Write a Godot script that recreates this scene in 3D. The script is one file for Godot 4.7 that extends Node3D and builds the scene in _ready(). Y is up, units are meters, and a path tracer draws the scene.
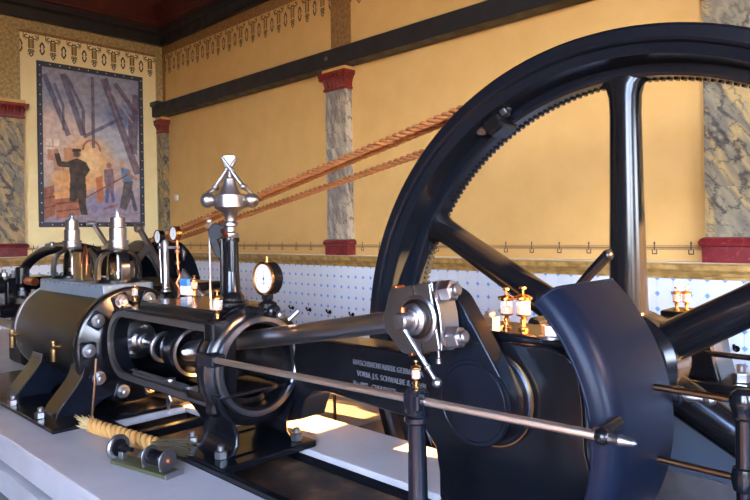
extends Node3D
# ---------------------------------------------------------------- helpers
var M := {}
var base_of := {}
var used := {}

func S() -> SurfaceTool:
	var st := SurfaceTool.new()
	st.begin(Mesh.PRIMITIVE_TRIANGLES)
	return st

func put(st: SurfaceTool, p: Vector3, n: Vector3, uv := Vector2.ZERO) -> void:
	st.set_normal(n)
	st.set_uv(uv)
	st.add_vertex(p)

func tri(st: SurfaceTool, a: Vector3, b: Vector3, c: Vector3, na: Vector3, nb: Vector3, nc: Vector3, ua := Vector2.ZERO, ub := Vector2.ZERO, uc := Vector2.ZERO) -> void:
	var g := (c - a).cross(b - a)
	if g.length_squared() < 1e-16:
		return
	put(st, a, na, ua)
	if g.dot(na + nb + nc) >= 0.0:
		put(st, b, nb, ub)
		put(st, c, nc, uc)
	else:
		put(st, c, nc, uc)
		put(st, b, nb, ub)

func quad(st: SurfaceTool, a: Vector3, b: Vector3, c: Vector3, d: Vector3, n: Vector3) -> void:
	# a lower start, b lower end, c upper end, d upper start
	tri(st, a, b, c, n, n, n, Vector2(0, 1), Vector2(1, 1), Vector2(1, 0))
	tri(st, a, c, d, n, n, n, Vector2(0, 1), Vector2(1, 0), Vector2(0, 0))

func uvquad(st: SurfaceTool, a: Vector3, b: Vector3, c: Vector3, d: Vector3, n: Vector3, w: float, h: float) -> void:
	tri(st, a, b, c, n, n, n, Vector2(0, h), Vector2(w, h), Vector2(w, 0))
	tri(st, a, c, d, n, n, n, Vector2(0, h), Vector2(w, 0), Vector2(0, 0))

func bx(st: SurfaceTool, lo: Vector3, hi: Vector3, bev := 0.0, xf := Transform3D()) -> void:
	var c := (lo + hi) * 0.5
	var h := (hi - lo) * 0.5
	h = Vector3(absf(h.x), absf(h.y), absf(h.z))
	var b := minf(bev, minf(h.x, minf(h.y, h.z)) * 0.9)
	var ax := [Vector3.RIGHT, Vector3.UP, Vector3.BACK]
	for i in 3:
		var j := (i + 1) % 3
		var k := (i + 2) % 3
		var hj: float = h[j] - b
		var hk: float = h[k] - b
		for s in [-1.0, 1.0]:
			var o: Vector3 = c + ax[i] * h[i] * s
			var n: Vector3 = xf.basis * (ax[i] * s)
			n = n.normalized()
			quad(st, xf * (o - ax[j] * hj - ax[k] * hk), xf * (o + ax[j] * hj - ax[k] * hk), xf * (o + ax[j] * hj + ax[k] * hk), xf * (o - ax[j] * hj + ax[k] * hk), n)
	if b <= 0.0:
		return
	for i in 3:      # edges along axis i
		var j := (i + 1) % 3
		var k := (i + 2) % 3
		var hi2: float = h[i] - b
		for sj in [-1.0, 1.0]:
			for sk in [-1.0, 1.0]:
				var p1: Vector3 = c + ax[j] * h[j] * sj + ax[k] * (h[k] - b) * sk
				var p2: Vector3 = c + ax[j] * (h[j] - b) * sj + ax[k] * h[k] * sk
				var n1: Vector3 = (xf.basis * (ax[j] * sj)).normalized()
				var n2: Vector3 = (xf.basis * (ax[k] * sk)).normalized()
				var a1: Vector3 = xf * (p1 - ax[i] * hi2)
				var a2: Vector3 = xf * (p1 + ax[i] * hi2)
				var b1: Vector3 = xf * (p2 - ax[i] * hi2)
				var b2: Vector3 = xf * (p2 + ax[i] * hi2)
				tri(st, a1, a2, b2, n1, n1, n2)
				tri(st, a1, b2, b1, n1, n2, n2)
	for sx in [-1.0, 1.0]:
		for sy in [-1.0, 1.0]:
			for sz in [-1.0, 1.0]:
				var s := Vector3(sx, sy, sz)
				var q := h - Vector3(b, b, b)
				var pa: Vector3 = c + Vector3(h.x, q.y, q.z) * s
				var pb: Vector3 = c + Vector3(q.x, h.y, q.z) * s
				var pc: Vector3 = c + Vector3(q.x, q.y, h.z) * s
				var n := (xf.basis * s).normalized()
				tri(st, xf * pa, xf * pb, xf * pc, n, n, n)

# a transform whose Y axis runs along dir
func ax(o: Vector3, dir: Vector3) -> Transform3D:
	var y := dir.normalized()
	var t := Vector3.RIGHT if absf(y.x) < 0.9 else Vector3.UP
	var z := t.cross(y).normalized()
	return Transform3D(Basis(y.cross(z).normalized(), y, z), o)

# profile: list of [radius, height]; turned about local Y
func lathe(st: SurfaceTool, prof: Array, xf := Transform3D(), seg := 32, a0 := 0.0, a1 := TAU) -> void:
	var n := prof.size()
	var sn := []
	for i in n - 1:
		var d := Vector2(prof[i + 1][0] - prof[i][0], prof[i + 1][1] - prof[i][1])
		sn.append(Vector2(d.y, -d.x).normalized())
	for i in n - 1:
		var r0: float = prof[i][0]
		var h0: float = prof[i][1]
		var r1: float = prof[i + 1][0]
		var h1: float = prof[i + 1][1]
		var m: Vector2 = sn[i]
		var m0 := m
		var m1 := m
		if i > 0 and m.dot(sn[i - 1]) > 0.87: m0 = (m + sn[i - 1]).normalized()
		if i < n - 2 and m.dot(sn[i + 1]) > 0.87: m1 = (m + sn[i + 1]).normalized()
		for k in seg:
			var t0 := a0 + (a1 - a0) * k / seg
			var t1 := a0 + (a1 - a0) * (k + 1) / seg
			var d0 := Vector3(cos(t0), 0, sin(t0))
			var d1 := Vector3(cos(t1), 0, sin(t1))
			var A := xf * (d0 * r0 + Vector3.UP * h0)
			var B := xf * (d1 * r0 + Vector3.UP * h0)
			var C := xf * (d1 * r1 + Vector3.UP * h1)
			var D := xf * (d0 * r1 + Vector3.UP * h1)
			var nA := (xf.basis * (d0 * m0.x + Vector3.UP * m0.y)).normalized()
			var nB := (xf.basis * (d1 * m0.x + Vector3.UP * m0.y)).normalized()
			var nC := (xf.basis * (d1 * m1.x + Vector3.UP * m1.y)).normalized()
			var nD := (xf.basis * (d0 * m1.x + Vector3.UP * m1.y)).normalized()
			var u0 := float(k) / seg
			var u1 := float(k + 1) / seg
			var v0 := float(i) / (n - 1)
			var v1 := float(i + 1) / (n - 1)
			tri(st, A, B, C, nA, nB, nC, Vector2(u0, v0), Vector2(u1, v0), Vector2(u1, v1))
			tri(st, A, C, D, nA, nC, nD, Vector2(u0, v0), Vector2(u1, v1), Vector2(u0, v1))

func ball(st: SurfaceTool, c: Vector3, r: float, seg := 20) -> void:
	var p := []
	for i in 11:
		var a := -PI / 2 + PI * i / 10.0
		p.append([r * cos(a), r * sin(a)])
	lathe(st, p, Transform3D(Basis(), c), seg)

func cyl(st: SurfaceTool, a: Vector3, b: Vector3, r: float, seg := 20, bev := 0.0) -> void:
	var L := (b - a).length()
	var e := minf(bev, r * 0.5)
	lathe(st, [[0.0, 0.0], [r - e, 0.0], [r, e], [r, L - e], [r - e, L], [0.0, L]], ax(a, b - a), seg)

func tube(st: SurfaceTool, pts: Array, rad, seg := 10, caps := true) -> void:
	var n := pts.size()
	var up := Vector3.UP
	var t0: Vector3 = (pts[1] - pts[0]).normalized()
	if absf(t0.dot(up)) > 0.9: up = Vector3.RIGHT
	var side: Vector3 = t0.cross(up).normalized()
	var rings := []
	var norms := []
	for i in n:
		var t: Vector3
		if i == 0: t = pts[1] - pts[0]
		elif i == n - 1: t = pts[n - 1] - pts[n - 2]
		else: t = (pts[i + 1] - pts[i]).normalized() + (pts[i] - pts[i - 1]).normalized()
		t = t.normalized()
		side = (side - t * side.dot(t)).normalized()
		var w := t.cross(side)
		var r: float = rad[i] if rad is Array else rad
		var ring := []
		var nr := []
		for k in seg:
			var a := TAU * k / seg
			var d := side * cos(a) + w * sin(a)
			ring.append(pts[i] + d * r)
			nr.append(d)
		rings.append(ring)
		norms.append(nr)
	for i in n - 1:
		for k in seg:
			var k2 := (k + 1) % seg
			tri(st, rings[i][k], rings[i][k2], rings[i + 1][k2], norms[i][k], norms[i][k2], norms[i + 1][k2])
			tri(st, rings[i][k], rings[i + 1][k2], rings[i + 1][k], norms[i][k], norms[i + 1][k2], norms[i + 1][k])
	if caps:
		for e in [0, n - 1]:
			var nn: Vector3 = (pts[0] - pts[1]).normalized() if e == 0 else (pts[n - 1] - pts[n - 2]).normalized()
			for k in seg:
				tri(st, pts[e], rings[e][k], rings[e][(k + 1) % seg], nn, nn, nn)

func bez(a: Vector3, b: Vector3, c: Vector3, d: Vector3, n := 12) -> Array:
	var o := []
	for i in n + 1:
		o.append(a.bezier_interpolate(b, c, d, float(i) / n))
	return o

# polygon in local XY, extruded from z h0 to h1
func prism(st: SurfaceTool, poly: PackedVector2Array, h0: float, h1: float, xf := Transform3D(), bev := 0.0) -> void:
	if Geometry2D.is_polygon_clockwise(poly):
		poly.reverse()
	var n := poly.size()
	var en := []
	for i in n:
		var d := poly[(i + 1) % n] - poly[i]
		en.append(Vector2(d.y, -d.x).normalized())
	var ins := PackedVector2Array()
	var vn0 := []
	var vn1 := []
	for i in n:
		var p: Vector2 = en[(i + n - 1) % n]
		var q: Vector2 = en[i]
		var m := (p + q)
		if m.length() < 0.01: m = q
		m = m.normalized()
		ins.append(poly[i] - m * bev / maxf(0.4, m.dot(q)))
		if p.dot(q) > 0.82:
			vn0.append(m)
			vn1.append(m)
		else:
			vn0.append(p)    # as end of the edge before
			vn1.append(q)    # as start of the edge after
	var idx := Geometry2D.triangulate_polygon(ins)
	for e in 2:
		var z := h0 if e == 0 else h1
		var nz := (xf.basis * Vector3(0, 0, -1 if e == 0 else 1)).normalized() * signf(h1 - h0)
		for t in range(0, idx.size(), 3):
			tri(st, xf * Vector3(ins[idx[t]].x, ins[idx[t]].y, z), xf * Vector3(ins[idx[t + 1]].x, ins[idx[t + 1]].y, z), xf * Vector3(ins[idx[t + 2]].x, ins[idx[t + 2]].y, z), nz, nz, nz)
	var sg := signf(h1 - h0)
	for i in n:
		var j := (i + 1) % n
		var a3 := (xf.basis * Vector3(vn1[i].x, vn1[i].y, 0)).normalized()
		var b3 := (xf.basis * Vector3(vn0[j].x, vn0[j].y, 0)).normalized()
		var za := h0 + bev * sg
		var zb := h1 - bev * sg
		var A := xf * Vector3(poly[i].x, poly[i].y, za)
		var B := xf * Vector3(poly[j].x, poly[j].y, za)
		var C := xf * Vector3(poly[j].x, poly[j].y, zb)
		var D := xf * Vector3(poly[i].x, poly[i].y, zb)
		tri(st, A, B, C, a3, b3, b3)
		tri(st, A, C, D, a3, b3, a3)
		if bev > 0.0:
			for e in 2:
				var z := h0 if e == 0 else h1
				var nz := (xf.basis * Vector3(0, 0, -1 if e == 0 else 1)).normalized() * sg
				var p1 := xf * Vector3(ins[i].x, ins[i].y, z)
				var p2 := xf * Vector3(ins[j].x, ins[j].y, z)
				var q1 := A if e == 0 else D
				var q2 := B if e == 0 else C
				tri(st, q1, q2, p2, a3, b3, nz)
				tri(st, q1, p2, p1, a3, nz, nz)

# two loops with the same number of points, extruded along local Z
func ringprism(st: SurfaceTool, o: Array, q: Array, h0: float, h1: float, xf := Transform3D()) -> void:
	var n := o.size()
	var cen := Vector2.ZERO
	for p in q: cen += p / float(n)
	for i in n:
		var j := (i + 1) % n
		for z in [h0, h1]:
			var nz := (xf.basis * Vector3(0, 0, 1.0 if z == maxf(h0, h1) else -1.0)).normalized()
			quad(st, xf * Vector3(o[i].x, o[i].y, z), xf * Vector3(o[j].x, o[j].y, z), xf * Vector3(q[j].x, q[j].y, z), xf * Vector3(q[i].x, q[i].y, z), nz)
		for w in 2:
			var L: Array = o if w == 0 else q
			var sg := 1.0 if w == 0 else -1.0
			var na: Vector2 = (L[j] - L[(i + n - 1) % n]).normalized()
			var nb: Vector2 = (L[(j + 1) % n] - L[i]).normalized()
			var e: Vector2 = (L[j] - L[i]).normalized()
			var ea := Vector2(na.y, -na.x) if na.dot(e) > 0.85 else Vector2(e.y, -e.x)
			var eb := Vector2(nb.y, -nb.x) if nb.dot(e) > 0.85 else Vector2(e.y, -e.x)
			if ea.dot(L[i] - cen) < 0.0: ea = -ea
			if eb.dot(L[j] - cen) < 0.0: eb = -eb
			var A3 := (xf.basis * Vector3(ea.x, ea.y, 0) * sg).normalized()
			var B3 := (xf.basis * Vector3(eb.x, eb.y, 0) * sg).normalized()
			var A := xf * Vector3(L[i].x, L[i].y, h0)
			var B := xf * Vector3(L[j].x, L[j].y, h0)
			var C := xf * Vector3(L[j].x, L[j].y, h1)
			var D := xf * Vector3(L[i].x, L[i].y, h1)
			tri(st, A, B, C, A3, B3, B3)
			tri(st, A, C, D, A3, B3, A3)

func hexnut(st: SurfaceTool, o: Vector3, dir: Vector3, r: float, h: float, bolt := 0.0) -> void:
	var xf := ax(o, dir)
	var rot := Transform3D(xf.basis * Basis(Vector3.RIGHT, -PI / 2), o)   # local Z along dir
	var p := PackedVector2Array()
	for i in 6:
		p.append(Vector2(cos(i * PI / 3 + 0.3), sin(i * PI / 3 + 0.3)) * r)
	prism(st, p, 0.0, h, rot, h * 0.12)
	if bolt > 0.0:
		cyl(st, o + dir.normalized() * h, o + dir.normalized() * (h + bolt), r * 0.55, 12, r * 0.12)

func numbered(s: String) -> String:
	var k: int = used.get(s, 0)
	used[s] = k + 1
	return s if k == 0 else "%s_%03d" % [s, k]

func thing(called: String, label: String, category: String, at := Vector3.ZERO, group := "", kind := "") -> Node3D:
	var o := Node3D.new()
	o.name = numbered(called)
	add_child(o)
	o.position = at
	base_of[o] = at
	metas(o, label, category, group, kind)
	return o

func metas(o: Node, label := "", category := "", group := "", kind := "") -> void:
	if label: o.set_meta("label", label)
	if category: o.set_meta("category", category)
	if group: o.set_meta("group", group)
	if kind: o.set_meta("kind", kind)

func part(parent: Node, called: String, st: SurfaceTool, m: Material, label := "") -> MeshInstance3D:
	var o := MeshInstance3D.new()
	o.name = called if parent != self else numbered(called)
	var mesh := st.commit()
	mesh.surface_set_material(0, m)
	o.mesh = mesh
	parent.add_child(o, true)
	if base_of.has(parent):
		o.position = -base_of[parent]
	if label: o.set_meta("label", label)
	return o

func solo(called: String, st: SurfaceTool, m: Material, label: String, category: String, group := "", kind := "") -> MeshInstance3D:
	var o := part(self, called, st, m)
	metas(o, label, category, group, kind)
	return o

func copy(src: Node3D, at: Vector3, label: String, turn := 0.0) -> Node3D:
	var c: Node3D = src.duplicate()
	c.name = numbered(String(src.name))
	add_child(c)
	c.position = at
	c.rotation.y = turn
	if label: c.set_meta("label", label)
	return c

# ---------------------------------------------------------------- materials
func mat(col: Color, rough := 0.5, metal := 0.0) -> StandardMaterial3D:
	var m := StandardMaterial3D.new()
	m.albedo_color = col
	m.roughness = rough
	m.metallic = metal
	return m

func noise_image(w: int, h: int, freq: float, sd: int, oct := 4, kind := FastNoiseLite.TYPE_SIMPLEX_SMOOTH) -> Image:
	var f := FastNoiseLite.new()
	f.noise_type = kind
	f.seed = sd
	f.frequency = freq
	f.fractal_octaves = oct
	return f.get_seamless_image(w, h)

func ramp_tex(img: Image, cols: Array) -> ImageTexture:
	var w := img.get_width()
	var h := img.get_height()
	var out := Image.create(w, h, false, Image.FORMAT_RGB8)
	var n := cols.size() - 1
	for y in h:
		for x in w:
			var v := clampf(img.get_pixel(x, y).r, 0, 0.9999) * n
			var i := int(v)
			out.set_pixel(x, y, cols[i].lerp(cols[i + 1], v - i))
	out.generate_mipmaps()
	return ImageTexture.create_from_image(out)

func tri_mat(tex: Texture2D, scale: float, rough: float, world := true) -> StandardMaterial3D:
	var m := StandardMaterial3D.new()
	m.albedo_texture = tex
	m.uv1_triplanar = true
	m.uv1_world_triplanar = world
	m.uv1_scale = Vector3(scale, scale, scale)
	m.roughness = rough
	return m

func rough_tex(sd: int, freq: float, lo: float, hi: float) -> ImageTexture:
	return ramp_tex(noise_image(256, 256, freq, sd, 5), [Color(lo, lo, lo), Color((lo + hi) / 2, (lo + hi) / 2, (lo + hi) / 2), Color(hi, hi, hi)])

func grained(col: Color, metal: float, lo: float, hi: float, sd: int, scale := 1.5) -> StandardMaterial3D:
	if metal > 0.5:
		return mat(col, (lo + hi) * 0.5, metal)
	var m := mat(col, 1.0, metal)
	m.roughness_texture = rough_tex(sd, 0.008, lo, hi)
	m.uv1_triplanar = true
	m.uv1_scale = Vector3(scale, scale, scale)
	return m

func marble_tex(sd: int, cols: Array, vein: Color, vw: float, slant: float) -> ImageTexture:
	var w := 192
	var h := 512
	var f := FastNoiseLite.new()
	f.seed = sd
	f.frequency = 0.008
	f.fractal_octaves = 5
	f.domain_warp_enabled = true
	f.domain_warp_amplitude = 26.0
	f.domain_warp_frequency = 0.012
	var g := FastNoiseLite.new()
	g.seed = sd + 7
	g.frequency = 0.009
	g.fractal_octaves = 3
	g.domain_warp_enabled = true
	g.domain_warp_amplitude = 30.0
	g.domain_warp_frequency = 0.02
	var out := Image.create(w, h, false, Image.FORMAT_RGB8)
	for y in h:
		for x in w:
			var q := Vector2(float(x) / w, float(y) / h) * 4.0
			var p := Vector2(q.x * cos(slant) + q.y * sin(slant), (q.y * cos(slant) - q.x * sin(slant)) * 0.22) * 150.0
			var v := clampf(f.get_noise_2d(p.x, p.y) * 0.9 + 0.5, 0, 0.999) * (cols.size() - 1)
			var i := int(v)
			var c: Color = cols[i].lerp(cols[i + 1], v - i)
			var e := absf(g.get_noise_2d(p.x * 0.9 + 300, p.y * 1.8))
			if e < vw: c = c.lerp(vein, (1.0 - e / vw) * 0.85)
			var e2 := absf(g.get_noise_2d(p.x * 1.9 - 90, p.y * 5.0 + 500))
			if e2 < vw * 0.8: c = c.lerp(vein, (1.0 - e2 / (vw * 0.8)) * 0.5)
			out.set_pixel(x, y, c)
	out.generate_mipmaps()
	return ImageTexture.create_from_image(out)

# ---- drawing on images (flat print only)
func ipoly(img: Image, pts: Array, col: Color, soft := 0.0) -> void:
	var w := img.get_width()
	var h := img.get_height()
	var pp := PackedVector2Array()
	var lo := Vector2(1e9, 1e9)
	var hi := Vector2(-1e9, -1e9)
	for p in pts:
		var q := Vector2(p[0] * w, p[1] * h)
		pp.append(q)
		lo = lo.min(q)
		hi = hi.max(q)
	for y in range(maxi(0, int(lo.y)), mini(h, int(hi.y) + 2)):
		for x in range(maxi(0, int(lo.x)), mini(w, int(hi.x) + 2)):
			if Geometry2D.is_point_in_polygon(Vector2(x + 0.5, y + 0.5), pp):
				img.set_pixel(x, y, img.get_pixel(x, y).lerp(col, col.a * (1.0 - soft)))

func iblob(img: Image, cx: float, cy: float, rx: float, ry: float, col: Color, pw := 1.0) -> void:
	var w := img.get_width()
	var h := img.get_height()
	for y in range(maxi(0, int((cy - ry) * h)), mini(h, int((cy + ry) * h) + 1)):
		for x in range(maxi(0, int((cx - rx) * w)), mini(w, int((cx + rx) * w) + 1)):
			var d := Vector2((float(x) / w - cx) / rx, (float(y) / h - cy) / ry).length()
			if d < 1.0:
				img.set_pixel(x, y, img.get_pixel(x, y).lerp(col, col.a * minf(1.0, pow(1.0 - d, pw) * 2.0)))

func iline(img: Image, x0: float, y0: float, x1: float, y1: float, wd: float, col: Color) -> void:
	var asp := float(img.get_height()) / img.get_width()
	var d := Vector2(x1 - x0, (y1 - y0) * asp).normalized()
	var n := Vector2(-d.y, d.x / asp) * wd * 0.5
	ipoly(img, [[x0 + n.x, y0 + n.y], [x1 + n.x, y1 + n.y], [x1 - n.x, y1 - n.y], [x0 - n.x, y0 - n.y]], col)

func mural_image() -> Image:
	var W := 240
	var H := 360
	var img := Image.create(W, H, false, Image.FORMAT_RGB8)
	var n1 := noise_image(256, 384, 0.012, 11, 5)
	var n2 := noise_image(256, 384, 0.05, 23, 4)
	for y in H:
		for x in W:
			var t := float(y) / H
			var c := Color8(158, 150, 156).lerp(Color8(134, 142, 164), n1.get_pixel(x, y).r)
			var k := n1.get_pixel((x + 90) % 256, (y + 140) % 384).r
			if t > 0.3: c = c.lerp(Color8(224, 190, 168), clampf((t - 0.3) * 3.0, 0, 0.75) * (0.5 + 0.7 * k))
			if t > 0.72: c = c.lerp(Color8(146, 132, 146), clampf((t - 0.72) * 6.0, 0, 0.85))
			img.set_pixel(x, y, c)
	iblob(img, 0.12, 0.42, 0.5, 0.22, Color(Color8(232, 200, 176), 0.75))
	iblob(img, 0.75, 0.42, 0.36, 0.22, Color(Color8(188, 192, 202), 0.75))
	iblob(img, 0.8, 0.27, 0.25, 0.1, Color(Color8(82, 98, 146), 0.6))
	iblob(img, 0.46, 0.62, 0.34, 0.24, Color(Color8(240, 182, 116), 0.8))
	iblob(img, 0.46, 0.58, 0.15, 0.12, Color(Color8(252, 212, 150), 0.8))
	iblob(img, 0.25, 0.74, 0.25, 0.12, Color(Color8(240, 164, 84), 0.7))
	iblob(img, 0.62, 0.86, 0.3, 0.1, Color(Color8(134, 134, 170), 0.6))
	var dk := Color(Color8(74, 70, 96), 0.62)
	var br := Color(Color8(88, 70, 84), 0.66)
	for l in [[0.02, 0.05, 0.25, 0.43, 0.05], [0.2, 0.03, 0.4, 0.42, 0.06], [0.24, 0.04, 0.4, 0.25, 0.03], [0.4, 0.25, 0.4, 0.42, 0.03], [0.4, 0.43, 0.82, 0.27, 0.035], [0.12, 0.1, 0.2, 0.24, 0.03], [0.2, 0.24, 0.2, 0.4, 0.025]]:
		iline(img, l[0], l[1], l[2], l[3], l[4], dk)
	for l in [[0.62, 0.02, 0.98, 0.66, 0.08], [0.74, 0.04, 0.98, 0.24, 0.05], [0.97, 0.1, 0.94, 0.52, 0.07], [0.9, 0.25, 0.9, 0.48, 0.04], [0.5, 0.02, 0.5, 0.5, 0.035]]:
		iline(img, l[0], l[1], l[2], l[3], l[4], br)
	iline(img, 0.7, 0.1, 0.93, 0.3, 0.015, Color(Color8(190, 160, 160), 0.8))
	iline(img, 0.66, 0.1, 0.9, 0.5, 0.012, Color(Color8(150, 120, 130), 0.8))
	for r in [[0.03, 0.46, 0.16, 0.56, Color8(244, 226, 206)], [0.2, 0.51, 0.31, 0.6, Color8(206, 142, 104)], [0.04, 0.53, 0.13, 0.6, Color8(196, 134, 104)], [0.1, 0.6, 0.2, 0.66, Color8(196, 132, 96)]]:
		ipoly(img, [[r[0], r[1]], [r[2], r[1]], [r[2], r[3]], [r[0], r[3]]], Color(r[4], 0.8))
	iline(img, 0.095, 0.46, 0.095, 0.56, 0.012, Color(Color8(206, 170, 150), 0.9))
	iline(img, 0.03, 0.51, 0.16, 0.51, 0.012, Color(Color8(206, 170, 150), 0.9))
	for i in 20:
		var a0 := PI + PI * i / 20.0
		var a1 := PI + PI * (i + 1) / 20.0
		iline(img, 0.48 + 0.09 * cos(a0), 0.52 + 0.07 * sin(a0), 0.48 + 0.09 * cos(a1), 0.52 + 0.07 * sin(a1), 0.022, Color(Color8(176, 104, 88), 0.9))
	ipoly(img, [[0.52, 0.7], [0.59, 0.68], [0.6, 0.86], [0.53, 0.87]], Color(Color8(206, 112, 60), 0.8))
	# crates
	ipoly(img, [[0.0, 0.78], [0.1, 0.76], [0.11, 0.95], [0.0, 0.98]], Color(Color8(160, 100, 74), 1))
	ipoly(img, [[0.1, 0.84], [0.34, 0.82], [0.35, 0.95], [0.12, 0.98]], Color(Color8(172, 106, 76), 1))
	ipoly(img, [[0.09, 0.81], [0.32, 0.79], [0.34, 0.83], [0.11, 0.85]], Color(Color8(232, 168, 110), 1))
	for l in [[0.12, 0.88, 0.35, 0.86], [0.12, 0.93, 0.35, 0.91], [0.0, 0.85, 0.11, 0.83], [0.0, 0.91, 0.11, 0.89]]:
		iline(img, l[0], l[1], l[2], l[3], 0.012, Color(Color8(110, 66, 56), 0.9))
	# workers by the furnace
	iblob(img, 0.66, 0.61, 0.035, 0.025, Color(Color8(176, 110, 96), 1))
	ipoly(img, [[0.61, 0.64], [0.7, 0.63], [0.72, 0.72], [0.7, 0.8], [0.63, 0.8], [0.61, 0.72]], Color(Color8(132, 106, 116), 0.95))
	iline(img, 0.64, 0.78, 0.63, 0.87, 0.035, Color(Color8(104, 96, 128), 1))
	iline(img, 0.69, 0.78, 0.7, 0.86, 0.035, Color(Color8(104, 96, 128), 1))
	iblob(img, 0.8, 0.59, 0.035, 0.025, Color(Color8(206, 160, 120), 1))
	ipoly(img, [[0.79, 0.62], [0.88, 0.63], [0.93, 0.72], [0.86, 0.76], [0.81, 0.72]], Color(Color8(112, 136, 174), 1))
	ipoly(img, [[0.82, 0.72], [0.92, 0.71], [0.9, 0.83], [0.84, 0.92], [0.77, 0.9], [0.8, 0.8]], Color(Color8(92, 84, 84), 1))
	iline(img, 0.9, 0.78, 0.95, 0.92, 0.04, Color(Color8(84, 80, 96), 1))
	iline(img, 0.86, 0.66, 0.97, 0.7, 0.035, Color(Color8(176, 130, 110), 1))
	iline(img, 0.4, 0.84, 0.86, 0.67, 0.014, Color(Color8(146, 86, 62), 1))
	# the man seen from behind, one arm raised
	var coat := Color(Color8(74, 60, 50), 1)
	iblob(img, 0.325, 0.545, 0.045, 0.032, Color(Color8(96, 66, 54), 1))
	ipoly(img, [[0.28, 0.535], [0.37, 0.53], [0.37, 0.515], [0.29, 0.515]], coat)
	ipoly(img, [[0.24, 0.6], [0.33, 0.575], [0.42, 0.6], [0.46, 0.65], [0.41, 0.7], [0.42, 0.8], [0.25, 0.8], [0.26, 0.7]], coat)
	iline(img, 0.26, 0.62, 0.15, 0.62, 0.055, coat)
	iline(img, 0.16, 0.63, 0.13, 0.55, 0.05, coat)
	iblob(img, 0.125, 0.535, 0.03, 0.025, Color(Color8(186, 124, 90), 1))
	ipoly(img, [[0.25, 0.79], [0.42, 0.79], [0.41, 0.88], [0.43, 0.95], [0.36, 0.95], [0.33, 0.84], [0.31, 0.86], [0.25, 0.86]], coat)
	iline(img, 0.6, 0.91, 0.75, 0.88, 0.025, Color(Color8(146, 96, 82), 0.9))
	for y in H:
		for x in W:
			var k := n2.get_pixel(x, y).r * 2.0 - 1.0
			var c := img.get_pixel(x, y)
			img.set_pixel(x, y, Color(clampf(c.r + k * 0.09, 0, 1), clampf(c.g + k * 0.08, 0, 1), clampf(c.b + k * 0.08, 0, 1)))
	img.generate_mipmaps()
	return img

func clear_image(w: int, h: int, col := Color(0.62, 0.46, 0.22, 0.0)) -> Image:
	var img := Image.create(w, h, false, Image.FORMAT_RGBA8)
	img.fill(col)
	return img

func istamp(img: Image, pts: Array, col: Color) -> void:
	# like ipoly, but writes the colour with its full alpha
	var w := img.get_width()
	var h := img.get_height()
	var pp := PackedVector2Array()
	for p in pts: pp.append(Vector2(p[0] * w, p[1] * h))
	for y in h:
		for x in w:
			if Geometry2D.is_point_in_polygon(Vector2(x + 0.5, y + 0.5), pp): img.set_pixel(x, y, col)

func sline(img: Image, x0: float, y0: float, x1: float, y1: float, wd: float, col: Color) -> void:
	var asp := float(img.get_height()) / img.get_width()
	var d := Vector2(x1 - x0, (y1 - y0) * asp).normalized()
	var n := Vector2(-d.y, d.x / asp) * wd * 0.5
	istamp(img, [[x0 + n.x, y0 + n.y], [x1 + n.x, y1 + n.y], [x1 - n.x, y1 - n.y], [x0 - n.x, y0 - n.y]], col)

func frieze_image(ink: Color, tan_: Color) -> Image:
	var img := clear_image(96, 112)
	# hanging key with two scrolls, an eye on either side
	istamp(img, [[0.4, 0.22], [0.6, 0.22], [0.6, 0.62], [0.4, 0.62]], tan_)
	for s in [-1.0, 1.0]:
		for i in 14:
			var a0 := PI * 1.7 * i / 14.0
			var a1 := PI * 1.7 * (i + 1) / 14.0
			sline(img, 0.5 + s * (0.17 + 0.12 * sin(a0)), 0.14 - 0.07 * cos(a0), 0.5 + s * (0.17 + 0.12 * sin(a1)), 0.14 - 0.07 * cos(a1), 0.053, ink)
		sline(img, 0.5 + s * 0.1, 0.22, 0.5 + s * 0.1, 0.62, 0.045, ink)
		sline(img, 0.5 + s * 0.16, 0.21, 0.5, 0.16, 0.045, ink)
		sline(img, 0.5 + s * 0.34, 0.2, 0.5 + s * 0.2, 0.3, 0.038, tan_)
		sline(img, 0.5 + s * 0.34, 0.0, 0.5 + s * 0.34, 0.2, 0.038, ink)
		sline(img, 0.5 + s * 0.5, 0.3, 0.5 + s * 0.4, 0.47, 0.068, ink)
		sline(img, 0.5 + s * 0.4, 0.47, 0.5 + s * 0.44, 0.55, 0.060, ink)
		sline(img, 0.5 + s * 0.4, 0.66, 0.5 + s * 0.5, 0.83, 0.068, ink)
		sline(img, 0.5 + s * 0.44, 0.58, 0.5 + s * 0.4, 0.66, 0.060, ink)
		sline(img, 0.5 + s * 0.12, 0.66, 0.5 + s * 0.12, 0.8, 0.045, tan_)
		sline(img, 0.5 + s * 0.04, 0.66, 0.5 + s * 0.04, 0.86, 0.038, ink)
	sline(img, 0.4, 0.68, 0.6, 0.68, 0.038, ink)
	sline(img, 0.36, 0.75, 0.64, 0.75, 0.038, ink)
	sline(img, 0.42, 0.82, 0.58, 0.82, 0.038, ink)
	sline(img, 0.4, 0.84, 0.5, 0.97, 0.045, ink)
	sline(img, 0.6, 0.84, 0.5, 0.97, 0.045, ink)
	return img

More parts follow.
